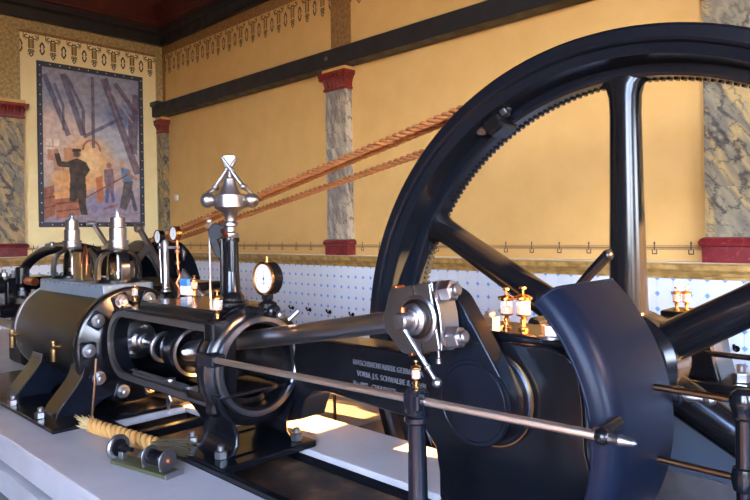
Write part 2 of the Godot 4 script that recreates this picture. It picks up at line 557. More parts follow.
func border_image(ink: Color, tan_: Color) -> Image:
	var img := clear_image(128, 52)
	istamp(img, [[0, 0.42], [1, 0.42], [1, 0.58], [0, 0.58]], tan_)
	for y in [0.36, 0.62]:
		for i in 32:
			sline(img, i / 32.0, y, (i + 0.62) / 32.0, y, 0.032, ink)
	sline(img, 0.0, 0.5, 1.0, 0.5, 0.019, ink)
	sline(img, 0.44, 0.62, 0.44, 0.93, 0.032, ink)
	sline(img, 0.56, 0.62, 0.56, 0.93, 0.032, ink)
	sline(img, 0.43, 0.93, 0.57, 0.93, 0.032, ink)
	sline(img, 0.5, 0.08, 0.5, 0.7, 0.035, ink)
	sline(img, 0.47, 0.2, 0.53, 0.2, 0.032, ink)
	return img

func tile_image() -> Image:
	var n := 96
	var img := Image.create(n, n, false, Image.FORMAT_RGB8)
	var no := noise_image(n, n, 0.05, 5, 3)
	for y in n:
		for x in n:
			var k := no.get_pixel(x, y).r * 0.03
			var c := Color(0.86 + k, 0.865 + k, 0.87 + k)
			var dx := minf(x + 0.5, n - x - 0.5) / n
			var dy := minf(y + 0.5, n - y - 0.5) / n
			if dx + dy < 0.185: c = Color8(126, 170, 222)
			img.set_pixel(x, y, c)
	img.generate_mipmaps()
	return img

func dial_image() -> Image:
	var n := 96
	var img := Image.create(n, n, false, Image.FORMAT_RGB8)
	img.fill(Color8(190, 188, 180))
	var ink := Color(Color8(40, 40, 44), 1)
	for i in 25:
		var a := PI * 0.75 + PI * 1.5 * i / 24.0
		var r0 := 0.33 if i % 4 == 0 else 0.37
		iline(img, 0.5 + r0 * cos(a), 0.5 + r0 * sin(a), 0.5 + 0.42 * cos(a), 0.5 + 0.42 * sin(a), 0.016, ink)
	iline(img, 0.5, 0.72, 0.5, 0.2, 0.022, ink)
	iblob(img, 0.5, 0.5, 0.05, 0.05, ink, 0.2)
	iline(img, 0.4, 0.66, 0.6, 0.66, 0.02, Color(Color8(110, 110, 112), 1))
	return img

func tex(img: Image) -> ImageTexture:
	return ImageTexture.create_from_image(img)

func make_materials() -> void:
	# iron and steel
	M.black = grained(Color8(13, 14, 17), 0.0, 0.16, 0.22, 3)
	M.black.metallic_specular = 0.42
	M.matte = mat(Color8(14, 15, 19), 0.5)
	M.matte.metallic_specular = 0.3
	M.satin = mat(Color8(13, 12, 12), 0.29)
	M.satin.metallic_specular = 0.35
	M.blueblack = grained(Color8(13, 17, 24), 0.0, 0.2, 0.28, 8)
	M.blueblack.metallic_specular = 0.42
	M.steel = grained(Color8(172, 172, 174), 1.0, 0.24, 0.32, 5, 3.0)
	M.bright = grained(Color8(138, 136, 136), 1.0, 0.34, 0.42, 6, 3.0)
	M.worn = grained(Color8(146, 144, 144), 1.0, 0.28, 0.38, 7, 3.0)
	M.darksteel = grained(Color8(112, 114, 120), 1.0, 0.28, 0.36, 9, 3.0)
	M.rail = grained(Color8(226, 212, 192), 1.0, 0.34, 0.4, 71, 3.0)
	M.bronze = grained(Color8(104, 80, 58), 1.0, 0.25, 0.35, 72, 3.0)
	M.dullbrass = grained(Color8(158, 128, 84), 1.0, 0.25, 0.35, 73, 3.0)
	M.brass = grained(Color8(206, 152, 84), 1.0, 0.18, 0.34, 10, 3.0)
	M.copper = grained(Color8(196, 112, 72), 1.0, 0.2, 0.36, 12, 3.0)
	M.greysheet = grained(Color8(98, 110, 118), 0.1, 0.3, 0.45, 13)
	M.letters = grained(Color8(96, 96, 98), 0.3, 0.4, 0.5, 14)
	M.rimmetal = grained(Color8(118, 114, 112), 0.9, 0.3, 0.38, 74)
	M.bore = grained(Color8(64, 61, 60), 1.0, 0.3, 0.38, 15)
	M.cover = grained(Color8(11, 17, 30), 0.0, 0.3, 0.36, 16)
	M.cover.metallic_specular = 0.22
	M.glass = mat(Color(0.95, 0.97, 0.97, 0.12), 0.03)
	M.glass.transparency = BaseMaterial3D.TRANSPARENCY_ALPHA
	M.oil = mat(Color8(214, 122, 24), 0.08)
	M.pane = mat(Color(0.95, 0.98, 1.0, 0.06), 0.02)
	M.pane.transparency = BaseMaterial3D.TRANSPARENCY_ALPHA
	M.dial = mat(Color.WHITE, 0.35)
	M.dial.albedo_texture = tex(dial_image())
	M.white = mat(Color8(214, 214, 212), 0.4)
	M.tin = mat(Color8(70, 130, 190), 0.35)
	M.olive = grained(Color8(74, 72, 44), 0.0, 0.35, 0.5, 17)
	# room
	var ochre := noise_image(512, 512, 0.012, 31, 6)
	M.ochre = tri_mat(ramp_tex(ochre, [Color8(214, 166, 94), Color8(218, 171, 100), Color8(222, 176, 106)]), 0.33, 0.75)
	M.cream = tri_mat(ramp_tex(ochre, [Color8(240, 216, 154), Color8(244, 222, 162), Color8(246, 226, 168)]), 0.33, 0.75)
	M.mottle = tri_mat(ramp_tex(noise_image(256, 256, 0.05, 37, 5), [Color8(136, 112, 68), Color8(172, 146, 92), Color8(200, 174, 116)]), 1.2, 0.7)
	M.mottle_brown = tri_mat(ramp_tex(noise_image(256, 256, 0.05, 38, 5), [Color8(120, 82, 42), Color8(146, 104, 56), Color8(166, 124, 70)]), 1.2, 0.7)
	M.cornice = tri_mat(ramp_tex(noise_image(256, 256, 0.03, 41, 5), [Color8(128, 92, 40), Color8(170, 130, 66), Color8(204, 166, 98)]), 0.9, 0.5)
	M.ledge = tri_mat(ramp_tex(noise_image(256, 256, 0.03, 42, 4), [Color8(196, 176, 140), Color8(214, 196, 162)]), 0.9, 0.5)
	M.redwood = tri_mat(ramp_tex(noise_image(256, 256, 0.02, 43, 5), [Color8(62, 20, 16), Color8(84, 28, 21), Color8(102, 37, 27)]), 0.8, 0.45)
	M.redpaint = tri_mat(ramp_tex(noise_image(256, 256, 0.03, 44, 5), [Color8(84, 20, 18), Color8(116, 30, 26), Color8(132, 44, 36)]), 1.5, 0.35)
	M.redstone = tri_mat(marble_tex(45, [Color8(92, 20, 26), Color8(116, 28, 32), Color8(104, 24, 30)], Color8(214, 130, 128), 0.02, 0.8), 0.9, 0.35)
	M.marble = tri_mat(marble_tex(46, [Color8(106, 97, 80), Color8(128, 117, 94), Color8(182, 150, 94), Color8(114, 105, 90), Color8(150, 136, 108), Color8(114, 105, 90)], Color8(44, 42, 42), 0.075, -0.55), 0.5, 0.35)
	M.marble2 = tri_mat(marble_tex(47, [Color8(150, 140, 124), Color8(190, 174, 146), Color8(120, 110, 104), Color8(204, 190, 164)], Color8(62, 50, 46), 0.05, -0.3), 0.7, 0.35)
	M.blackwood = grained(Color8(36, 33, 34), 0.0, 0.4, 0.6, 50)
	M.tile = mat(Color.WHITE, 0.16)
	M.tile.albedo_texture = tex(tile_image())
	M.joint = mat(Color8(214, 214, 214), 0.8)
	M.plinth = tri_mat(ramp_tex(noise_image(512, 512, 0.008, 52, 5), [Color8(160, 153, 148), Color8(171, 164, 159), Color8(178, 172, 166)]), 0.5, 0.32)
	M.floor = tri_mat(ramp_tex(noise_image(512, 512, 0.02, 53, 5), [Color8(92, 86, 82), Color8(106, 99, 94), Color8(116, 108, 102)]), 0.6, 0.4)
	M.slate = grained(Color8(70, 82, 96), 0.0, 0.4, 0.55, 54)
	M.pit = tri_mat(ramp_tex(noise_image(256, 256, 0.02, 55, 5), [Color8(26, 20, 16), Color8(60, 42, 28), Color8(128, 92, 60)]), 0.8, 0.6)
	M.plaster = mat(Color8(170, 150, 116), 0.8)
	var ink := Color8(62, 58, 60)
	M.frieze = mat(Color.WHITE, 0.75)
	M.frieze.albedo_texture = tex(frieze_image(ink, Color8(186, 140, 70)))
	M.frieze.transparency = BaseMaterial3D.TRANSPARENCY_ALPHA_SCISSOR
	M.border = mat(Color.WHITE, 0.75)
	M.border.albedo_texture = tex(border_image(Color8(70, 58, 50), Color8(186, 136, 80)))
	M.border.transparency = BaseMaterial3D.TRANSPARENCY_ALPHA_SCISSOR
	M.mural = mat(Color.WHITE, 0.55)
	M.mural.albedo_texture = tex(mural_image())
	M.muralframe = mat(Color8(58, 62, 72), 0.5)
	# ropes
	M.rope = tri_mat(ramp_tex(noise_image(256, 256, 0.08, 61, 4), [Color8(104, 60, 28), Color8(156, 96, 46), Color8(180, 116, 60)]), 4.0, 0.85, false)
	M.rope_new = tri_mat(ramp_tex(noise_image(256, 256, 0.08, 62, 4), [Color8(160, 108, 48), Color8(196, 142, 72), Color8(214, 166, 96)]), 6.0, 0.85, false)
	M.fray = tri_mat(ramp_tex(noise_image(256, 256, 0.1, 63, 4), [Color8(176, 140, 84), Color8(220, 190, 132)]), 8.0, 0.9, false)
	M.oldfray = tri_mat(ramp_tex(noise_image(256, 256, 0.1, 64, 4), [Color8(60, 48, 28), Color8(104, 86, 52)]), 8.0, 0.9, false)
	M.leather = mat(Color8(140, 112, 78), 0.6)

# ---------------------------------------------------------------- the scene
func _ready() -> void:
	# camera: level, turned 45.5 degrees from the long wall, a slight roll, lens shifted down
	var th := 0.7946
	var roll := 0.0162
	var foc := 649.4
	var F := Vector3(-cos(th), 0, -sin(th))
	var R := Vector3(sin(th), 0, -cos(th))
	var cam := Camera3D.new()
	cam.name = "camera"
	cam.projection = Camera3D.PROJECTION_FRUSTUM
	cam.near = 0.1
	cam.far = 100.0
	cam.size = 500.0 / foc * cam.near
	cam.frustum_offset = Vector2(0, -18.0 / foc * cam.near)
	cam.transform = Transform3D(Basis(R * cos(roll) - Vector3.UP * sin(roll), R * sin(roll) + Vector3.UP * cos(roll), -F), Vector3(0, 1.65, 0))
	add_child(cam)
	cam.current = true
	# sky, sun, exposure
	var sky := Sky.new()
	var pm := ProceduralSkyMaterial.new()
	pm.sky_top_color = Color(0.50, 0.66, 0.93)
	pm.sky_horizon_color = Color(0.93, 0.95, 0.96)
	pm.ground_horizon_color = Color(0.60, 0.58, 0.54)
	pm.ground_bottom_color = Color(0.35, 0.32, 0.28)
	pm.sky_energy_multiplier = 1.0
	sky.sky_material = pm
	var env := Environment.new()
	env.background_mode = Environment.BG_SKY
	env.sky = sky
	env.background_energy_multiplier = 9.0
	env.tonemap_mode = Environment.TONE_MAPPER_LINEAR
	env.tonemap_exposure = 8.3
	env.sdfgi_enabled = true
	env.ssao_enabled = true
	env.ssil_enabled = true
	var we := WorldEnvironment.new()
	we.name = "world_environment"
	we.environment = env
	add_child(we)
	var sun := DirectionalLight3D.new()
	sun.name = "sun"
	sun.light_color = Color(1.0, 0.72, 0.42)
	sun.light_energy = 10.0
	sun.light_angular_distance = 0.5
	sun.shadow_enabled = true
	add_child(sun)
	sun.look_at_from_position(Vector3.ZERO, Vector3(-1.0, -0.40, 0.18))
	make_materials()
	build_room()
	build_plinth()
	build_engine()
	build_running_gear()
	build_flywheel()
	build_fittings()
	build_small_things()

# rectangular column of levels [y, grow]; back at local z 0, front at z1
func loftbox(st: SurfaceTool, x0: float, x1: float, z1: float, levels: Array, xf: Transform3D) -> void:
	for i in levels.size() - 1:
		var y0: float = levels[i][0]
		var g0: float = levels[i][1]
		var y1: float = levels[i + 1][0]
		var g1: float = levels[i + 1][1]
		var a := [Vector3(x0 - g0, y0, 0), Vector3(x0 - g0, y0, z1 + g0), Vector3(x1 + g0, y0, z1 + g0), Vector3(x1 + g0, y0, 0)]
		var b := [Vector3(x0 - g1, y1, 0), Vector3(x0 - g1, y1, z1 + g1), Vector3(x1 + g1, y1, z1 + g1), Vector3(x1 + g1, y1, 0)]
		var outs := [Vector3(-1, 0, 0), Vector3(0, 0, 1), Vector3(1, 0, 0)]
		for k in 3:
			var dy := y1 - y0
			var dg := g1 - g0
			var n: Vector3 = outs[k] * dy + Vector3(0, -dg, 0)
			if n.length() < 1e-6: n = outs[k]
			n = (xf.basis * n).normalized()
			quad(st, xf * a[k], xf * a[k + 1], xf * b[k + 1], xf * b[k], n)
	for e in [0, levels.size() - 1]:
		var y: float = levels[e][0]
		var g: float = levels[e][1]
		var n: Vector3 = xf.basis * (Vector3.DOWN if e == 0 else Vector3.UP)
		quad(st, xf * Vector3(x0 - g, y, 0), xf * Vector3(x1 + g, y, 0), xf * Vector3(x1 + g, y, z1 + g), xf * Vector3(x0 - g, y, z1 + g), n)

func pilaster(x0: float, x1: float, xf: Transform3D, m: Material, label: String) -> void:
	var d := 0.135
	var t := thing("pilaster", label, "pilaster", xf * Vector3((x0 + x1) / 2, 1.325, 0.07), "marble pilasters along the walls")
	var s := S()
	loftbox(s, x0, x1, d, [[1.33, 0.025], [1.47, 0.025], [1.48, 0.045], [1.51, 0.05], [1.54, 0.035], [1.555, 0.01]], xf)
	part(t, "base", s, M.redstone, "dark red stone base with pale veins")
	s = S()
	loftbox(s, x0, x1, d, [[1.555, 0.0], [3.69, 0.0]], xf)
	part(t, "shaft", s, m)
	s = S()
	loftbox(s, x0, x1, d, [[3.68, 0.0], [3.69, 0.018], [3.715, 0.022], [3.73, 0.008], [3.77, 0.01], [3.82, 0.022], [3.86, 0.045], [3.885, 0.07], [3.9, 0.075], [3.94, 0.075]], xf)
	# carved leaves and scrolls
	var w := x1 - x0
	for i in 5:
		var cx := x0 + w * (i + 0.5) / 5.0
		tube(s, [xf * Vector3(cx, 3.74, d + 0.01), xf * Vector3(cx, 3.79, d + 0.022), xf * Vector3(cx, 3.84, d + 0.045), xf * Vector3(cx, 3.87, d + 0.075)], [0.008, 0.016, 0.02, 0.012], 6)
	for sgn in [0.0, 1.0]:
		var cx: float = lerpf(x0 - 0.03, x1 + 0.03, sgn)
		lathe(s, [[0.0, -0.03], [0.035, -0.03], [0.035, 0.03], [0.0, 0.03]], Transform3D(xf.basis * Basis(Vector3.RIGHT, PI / 2), xf * Vector3(cx, 3.865, d + 0.04)), 12)
	part(t, "capital", s, M.redpaint, "dark red carved capital")
	s = S()
	loftbox(s, x0, x1, d, [[3.94, 0.03], [4.0, 0.03]], xf)
	part(t, "abacus", s, M.ochre)

func strip_print(parent: Node, called: String, a: Vector3, b: Vector3, y0: float, y1: float, n: Vector3, unit: float, m: Material) -> void:
	var s := S()
	var w := (b - a).length() / unit
	var A := Vector3(a.x, y0, a.z)
	var B := Vector3(b.x, y0, b.z)
	uvquad(s, A, B, B + Vector3.UP * (y1 - y0), A + Vector3.UP * (y1 - y0), n, w, 1.0)
	part(parent, called, s, m)

func build_room() -> void:
	var X0 := -12.2
	var X1 := 5.5
	var Z0 := -6.38
	var Z1 := 4.5
	var YF := 0.1
	var YC := 6.78
	# floor with the wheel pit let into it
	var fl := thing("floor", "worn brown floor of the engine hall around the wheel pit", "floor", Vector3(0, YF, 0), "", "structure")
	var s := S()
	var px0 := -3.75
	var px1 := 0.7
	var pz0 := -4.25
	var pz1 := -3.12
	bx(s, Vector3(X0 - 0.3, YF - 0.3, Z0 - 0.3), Vector3(px0, YF, Z1 + 0.3))
	bx(s, Vector3(px1, YF - 0.3, Z0 - 0.3), Vector3(X1 + 0.3, YF, Z1 + 0.3))
	bx(s, Vector3(px0, YF - 0.3, Z0 - 0.3), Vector3(px1, YF, pz0))
	bx(s, Vector3(px0, YF - 0.3, pz1), Vector3(px1, YF, Z1 + 0.3))
	part(fl, "floor_slab", s, M.floor)
	s = S()
	bx(s, Vector3(px0 - 0.1, -1.3, pz0 - 0.1), Vector3(px1 + 0.1, -1.2, pz1 + 0.1))
	bx(s, Vector3(px0 - 0.1, -1.2, pz0 - 0.1), Vector3(px0, YF - 0.3, pz1 + 0.1))
	bx(s, Vector3(px1, -1.2, pz0 - 0.1), Vector3(px1 + 0.1, YF - 0.3, pz1 + 0.1))
	bx(s, Vector3(px0, -1.2, pz0 - 0.1), Vector3(px1, YF - 0.3, pz0))
	bx(s, Vector3(px0, -1.2, pz1), Vector3(px1, YF - 0.3, pz1 + 0.1))
	part(fl, "pit_lining", s, M.slate)

	# ---- long wall
	var wb := thing("wall_back", "long ochre hall wall above a white tiled dado", "wall", Vector3(-3, YF, Z0), "", "structure")
	s = S()
	bx(s, Vector3(X0 - 0.3, YF - 0.3, Z0 - 0.3), Vector3(X1 + 0.3, YC + 0.2, Z0))
	part(wb, "plaster", s, M.ochre)
	s = S()
	bx(s, Vector3(X0, 5.27, Z0), Vector3(X1, 5.45, Z0 + 0.006))
	for x in [-7.1, -1.97]:
		bx(s, Vector3(x, 4.2, Z0), Vector3(x + 0.42, 5.27, Z0 + 0.006))
	bx(s, Vector3(X0, 4.2, Z0), Vector3(X0 + 0.12, 5.27, Z0 + 0.006))
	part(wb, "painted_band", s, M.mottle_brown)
	for bay in [[-12.08, -7.1], [-6.68, -1.97], [-1.55, 3.16]]:
		strip_print(wb, "stencilled_frieze", Vector3(bay[0], 0, Z0 + 0.004), Vector3(bay[1], 0, Z0 + 0.004), 4.85, 5.27, Vector3.BACK, (bay[1] - bay[0]) / roundf((bay[1] - bay[0]) / 0.365), M.frieze)
		strip_print(wb, "stencilled_border", Vector3(bay[0], 0, Z0 + 0.004), Vector3(bay[1], 0, Z0 + 0.004), 1.385, 1.525, Vector3.BACK, (bay[1] - bay[0]) / roundf((bay[1] - bay[0]) / 0.345), M.border)
	var T := 0.15
	var ytop := 1.165
	s = S()
	bx(s, Vector3(X0, YF, Z0), Vector3(X1, ytop + 0.02, Z0 + 0.010))
	part(wb, "tile_bed", s, M.joint)
	var gx := -2.149 - T * 23.0      # a tile joint
	var tm := S()
	var e := 0.0006
	var b := 0.0025
	var q := [Vector3(e, e, 0.0045), Vector3(T - e, e, 0.0045), Vector3(T - e, T - e, 0.0045), Vector3(e, T - e, 0.0045)]
	var fz := 0.006
	var f := [Vector3(e + b, e + b, fz), Vector3(T - e - b, e + b, fz), Vector3(T - e - b, T - e - b, fz), Vector3(e + b, T - e - b, fz)]
	var uvo := [Vector2(0.01, 0.99), Vector2(0.99, 0.99), Vector2(0.99, 0.01), Vector2(0.01, 0.01)]
	var uvi := [Vector2(0.025, 0.975), Vector2(0.975, 0.975), Vector2(0.975, 0.025), Vector2(0.025, 0.025)]
	var dn := [Vector3(0, -1, 1), Vector3(1, 0, 1), Vector3(0, 1, 1), Vector3(-1, 0, 1)]
	tri(tm, f[0], f[1], f[2], Vector3.BACK, Vector3.BACK, Vector3.BACK, uvi[0], uvi[1], uvi[2])
	tri(tm, f[0], f[2], f[3], Vector3.BACK, Vector3.BACK, Vector3.BACK, uvi[0], uvi[2], uvi[3])
	for i in 4:
		var j := (i + 1) % 4
		var n3: Vector3 = dn[i].normalized()
		tri(tm, q[i], q[j], f[j], n3, n3, n3, uvo[i], uvo[j], uvi[j])
		tri(tm, q[i], f[j], f[i], n3, n3, n3, uvo[i], uvi[j], uvi[i])
		var g0: Vector3 = Vector3(q[i].x, q[i].y, 0)
		var g1: Vector3 = Vector3(q[j].x, q[j].y, 0)
		var n4: Vector3 = Vector3(dn[i].x, dn[i].y, 0)
		tri(tm, g0, g1, q[j], n4, n4, n4, uvo[i], uvo[j], uvo[j])
		tri(tm, g0, q[j], q[i], n4, n4, n4, uvo[i], uvo[j], uvo[i])
	var tmesh := tm.commit()
	tmesh.surface_set_material(0, M.tile)
	var rng := RandomNumberGenerator.new()
	rng.seed = 9
	for c in 32:
		for r in 7:
			var o := MeshInstance3D.new()
			o.name = "tile"
			o.mesh = tmesh
			wb.add_child(o, true)
			o.position = Vector3(gx + c * T, ytop - (r + 1) * T, Z0 + 0.010 + rng.randf() * 0.0006) - base_of[wb]
	s = S()
	var cols := roundf((gx - X0) / T)
	uvquad(s, Vector3(gx - cols * T, ytop - 7 * T, Z0 + 0.015), Vector3(gx, ytop - 7 * T, Z0 + 0.015), Vector3(gx, ytop, Z0 + 0.015), Vector3(gx - cols * T, ytop, Z0 + 0.015), Vector3.BACK, cols, 7)
	var gx2 := gx + 32 * T
	uvquad(s, Vector3(gx2, ytop - 7 * T, Z0 + 0.015), Vector3(gx2 + 42 * T, ytop - 7 * T, Z0 + 0.015), Vector3(gx2 + 42 * T, ytop, Z0 + 0.015), Vector3(gx2, ytop, Z0 + 0.015), Vector3.BACK, 42, 7)
	part(wb, "far_tiling", s, M.tile)
	var along := Transform3D(Basis(Vector3.BACK, Vector3.UP, Vector3.LEFT), Vector3(0, 0, Z0))
	var prof := PackedVector2Array([Vector2(0, 1.165), Vector2(0.03, 1.165), Vector2(0.03, 1.19), Vector2(0.05, 1.2), Vector2(0.055, 1.225), Vector2(0.075, 1.236), Vector2(0.09, 1.255), Vector2(0.09, 1.3), Vector2(0.105, 1.305), Vector2(0.105, 1.315), Vector2(0, 1.315)])
	s = S()
	prism(s, prof, -X1, -X0, along)
	var t3 := thing("trim_3", "ochre stone dado moulding along the long wall", "moulding", Vector3(-3, 1.165, Z0), "", "structure")
	part(t3, "dado_moulding", s, M.cornice)
	s = S()
	bx(s, Vector3(X0, 1.315, Z0), Vector3(X1, 1.33, Z0 + 0.115), 0.004)
	part(t3, "dado_ledge", s, M.ledge)

	# ---- end wall with the mural
	var wl := thing("wall_left", "cream end wall with a stencilled frieze and mottled border", "wall", Vector3(X0, YF, -3), "", "structure")
	s = S()
	bx(s, Vector3(X0 - 0.3, YF - 0.3, Z0), Vector3(X0, YC + 0.2, Z1 + 0.3))
	part(wl, "plaster", s, M.cream)
	s = S()
	bx(s, Vector3(X0, 5.26, Z0), Vector3(X0 + 0.006, 5.45, Z1))
	bx(s, Vector3(X0, 1.33, Z0), Vector3(X0 + 0.006, 5.26, -6.23))
	bx(s, Vector3(X0, 3.9, -3.74), Vector3(X0 + 0.006, 5.26, -3.0))
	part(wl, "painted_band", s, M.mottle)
	s = S()
	bx(s, Vector3(X0, 5.215, -6.23), Vector3(X0 + 0.007, 5.265, -3.74))
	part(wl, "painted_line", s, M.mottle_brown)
	strip_print(wl, "stencilled_frieze", Vector3(X0 + 0.004, 0, -3.74), Vector3(X0 + 0.004, 0, -6.23), 4.8, 5.215, Vector3.RIGHT, 0.365, M.frieze)
	strip_print(wl, "stencilled_border", Vector3(X0 + 0.004, 0, -3.74), Vector3(X0 + 0.004, 0, -6.23), 1.385, 1.525, Vector3.RIGHT, 0.345, M.border)
	s = S()
	uvquad(s, Vector3(X0 + 0.012, ytop - 7 * T, Z1), Vector3(X0 + 0.012, ytop - 7 * T, Z0), Vector3(X0 + 0.012, ytop, Z0), Vector3(X0 + 0.012, ytop, Z1), Vector3.RIGHT, roundf((Z1 - Z0) / T), 7)
	part(wl, "far_tiling", s, M.tile)
	s = S()
	var across := Transform3D(Basis(Vector3.RIGHT, Vector3.UP, Vector3.BACK), Vector3(X0, 0, 0))
	prism(s, prof, Z0, Z1, across)
	var t4 := thing("trim_4", "ochre stone dado moulding on the mural wall", "moulding", Vector3(X0, 1.165, -3), "", "structure")
	part(t4, "dado_moulding", s, M.cornice)
	s = S()
	bx(s, Vector3(X0, 1.315, Z0), Vector3(X0 + 0.115, 1.33, Z1), 0.004)
	part(t4, "dado_ledge", s, M.ledge)

	# ---- the two walls behind the camera, with tall windows
	var wf := thing("wall_front", "plain plastered wall with a row of tall windows", "wall", Vector3(0, YF, Z1), "", "structure")
	s = S()
	var ops := [[-0.6, 1.9], [2.4, 4.9]]
	var x := X0
	for o in ops:
		bx(s, Vector3(x, YF, Z1), Vector3(o[0], YC, Z1 + 0.3))
		bx(s, Vector3(o[0], YF, Z1), Vector3(o[1], 0.95, Z1 + 0.3))
		bx(s, Vector3(o[0], 5.6, Z1), Vector3(o[1], YC, Z1 + 0.3))
		x = o[1]
	bx(s, Vector3(x, YF, Z1), Vector3(X1 + 0.3, YC, Z1 + 0.3))
	part(wf, "plaster", s, M.plaster)
	var wn := 1
	for o in ops:
		window_frame(wn, Transform3D(Basis(), Vector3(o[0], 0.95, Z1 + 0.15)), o[1] - o[0], 4.65)
		wn += 1
	var wr := thing("wall_right", "plain plastered end wall with tall windows", "wall", Vector3(X1, YF, 0), "", "structure")
	s = S()
	var opz := [[-5.9, -3.62, 3.5, 5.1], [-1.8, 1.5, 1.3, 3.4]]
	var z := Z0
	for o in opz:
		bx(s, Vector3(X1, YF, z), Vector3(X1 + 0.3, YC, o[0]))
		bx(s, Vector3(X1, YF, o[0]), Vector3(X1 + 0.3, o[2], o[1]))
		bx(s, Vector3(X1, o[3], o[0]), Vector3(X1 + 0.3, YC, o[1]))
		z = o[1]
	bx(s, Vector3(X1, YF, z), Vector3(X1 + 0.3, YC, Z1))
	part(wr, "plaster", s, M.plaster)
	for o in opz:
		window_frame(wn, Transform3D(Basis(Vector3.UP, -PI / 2), Vector3(X1 + 0.15, o[2], o[0])), o[1] - o[0], o[3] - o[2])
		wn += 1

	# ---- ceiling: dark red boarding on a steep cove above a black cornice
	var ce := thing("ceiling", "dark red boarded ceiling with a steep moulded cove", "ceiling", Vector3(0, YC, 0), "", "structure")
	s = S()
	bx(s, Vector3(X0 - 0.3, YC, Z0 - 0.3), Vector3(X1 + 0.3, YC + 0.2, Z1 + 0.3))
	part(ce, "boarding", s, M.redwood)
	s = S()
	var d := 0.78
	var y0 := 5.72
	quad(s, Vector3(X0, y0, Z0), Vector3(X1, y0, Z0), Vector3(X1, YC, Z0 + d), Vector3(X0 + d, YC, Z0 + d), Vector3(0, -0.59, 0.8).normalized())
	quad(s, Vector3(X0, y0, Z1), Vector3(X0, y0, Z0), Vector3(X0 + d, YC, Z0 + d), Vector3(X0 + d, YC, Z1), Vector3(0.8, -0.59, 0).normalized())
	part(ce, "cove", s, M.redwood)
	for k in [[0.10, 0.03], [0.17, 0.018], [0.42, 0.02], [0.49, 0.03], [0.56, 0.02]]:
		s = S()
		var t: float = k[0]
		var yy := y0 + (YC - y0) * t
		tube(s, [Vector3(X0 + d * t, yy, Z0 + d * t), Vector3(X1, yy, Z0 + d * t)], k[1], 8)
		part(ce, "moulding", s, M.redwood)
		s = S()
		tube(s, [Vector3(X0 + d * t, yy, Z0 + d * t), Vector3(X0 + d * t, yy, Z1)], k[1], 8)
		part(ce, "moulding", s, M.redwood)
	s = S()
	prism(s, PackedVector2Array([Vector2(0, 5.44), Vector2(0.1, 5.44), Vector2(0.1, 5.62), Vector2(0.16, 5.66), Vector2(0.16, 5.76), Vector2(0, 5.76)]), -X1, -X0, along)
	solo("trim_1", s, M.blackwood, "black timber cornice under the red ceiling along the long wall", "cornice", "", "structure")
	s = S()
	prism(s, PackedVector2Array([Vector2(0, 5.44), Vector2(0.1, 5.44), Vector2(0.1, 5.62), Vector2(0.16, 5.66), Vector2(0.16, 5.76), Vector2(0, 5.76)]), Z0 + 0.1, Z1, across)
	solo("trim_2", s, M.blackwood, "black timber cornice under the red ceiling on the end wall", "cornice", "", "structure")

	# ---- pilasters and the crane beam they carry
	var onwall := Transform3D(Basis(), Vector3(0, 0, Z0))
	pilaster(-7.1, -6.68, onwall, M.marble2, "slender marble pilaster crossed by the two drive ropes")
	pilaster(-1.97, -1.55, onwall, M.marble, "grey-gold veined marble pilaster seen beyond the flywheel rim")
	pilaster(-12.2, -11.98, onwall, M.marble, "narrow marble pilaster in the corner beside the mural wall")
	pilaster(-0.7, -0.15, Transform3D(Basis(Vector3.UP, PI / 2), Vector3(X0, 0, -3.89)), M.marble, "broad marble pilaster on the mural wall")
	var bt := thing("crane_beam", "black painted beam running along the ochre wall above the pilasters", "beam", Vector3(-6, 4.0, Z0))
	s = S()
	bx(s, Vector3(X0 + 0.01, 4.0, Z0), Vector3(X1, 4.245, Z0 + 0.25), 0.012)
	part(bt, "timber", s, M.blackwood)
	s = S()
	bx(s, Vector3(X0 + 0.01, 4.2, Z0), Vector3(X0 + 0.3, 4.29, Z0 + 0.29), 0.01)
	part(bt, "end_bracket", s, M.blackwood)
	for xx in [-6.93, -1.8]:
		s = S()
		hexnut(s, Vector3(xx, 4.12, Z0 + 0.25), Vector3.BACK, 0.03, 0.02, 0.015)
		part(bt, "bolt", s, M.darksteel)

	# ---- mural
	var mu := thing("framed_mural", "tall painted foundry scene in a dark studded frame", "painting", Vector3(X0, 1.83, -4.97))
	var mz0 := -5.94
	var mz1 := -4.0
	var my0 := 1.83
	var my1 := 4.76
	var fw := 0.085
	s = S()
	uvquad(s, Vector3(X0 + 0.02, my0 + fw, mz1 - fw), Vector3(X0 + 0.02, my0 + fw, mz0 + fw), Vector3(X0 + 0.02, my1 - fw, mz0 + fw), Vector3(X0 + 0.02, my1 - fw, mz1 - fw), Vector3.RIGHT, 1, 1)
	part(mu, "canvas", s, M.mural, "painted workers and furnace under dark roof timbers")
	for k in [[my0, my0 + fw, mz0, mz1], [my1 - fw, my1, mz0, mz1], [my0 + fw, my1 - fw, mz0, mz0 + fw], [my0 + fw, my1 - fw, mz1 - fw, mz1]]:
		s = S()
		bx(s, Vector3(X0, k[0], k[2]), Vector3(X0 + 0.045, k[1], k[3]), 0.008)
		part(mu, "frame_rail", s, M.muralframe)
	s = S()
	for i in 17:
		var yy := lerpf(my0 + 0.08, my1 - 0.08, i / 16.0)
		for zz in [mz0 + fw / 2, mz1 - fw / 2]: ball(s, Vector3(X0 + 0.045, yy, zz), 0.011, 6)
	for i in range(1, 11):
		var zz := lerpf(mz0 + 0.05, mz1 - 0.05, i / 11.0)
		for yy in [my0 + fw / 2, my1 - fw / 2]: ball(s, Vector3(X0 + 0.045, yy, zz), 0.011, 6)
	var studs := part(mu, "studs", s, M.white)
	studs.set_meta("kind", "stuff")
	# hooks on the tiles
	var hooks := [-9.42, -9.01, -8.08, -7.66, -7.2, -6.71]
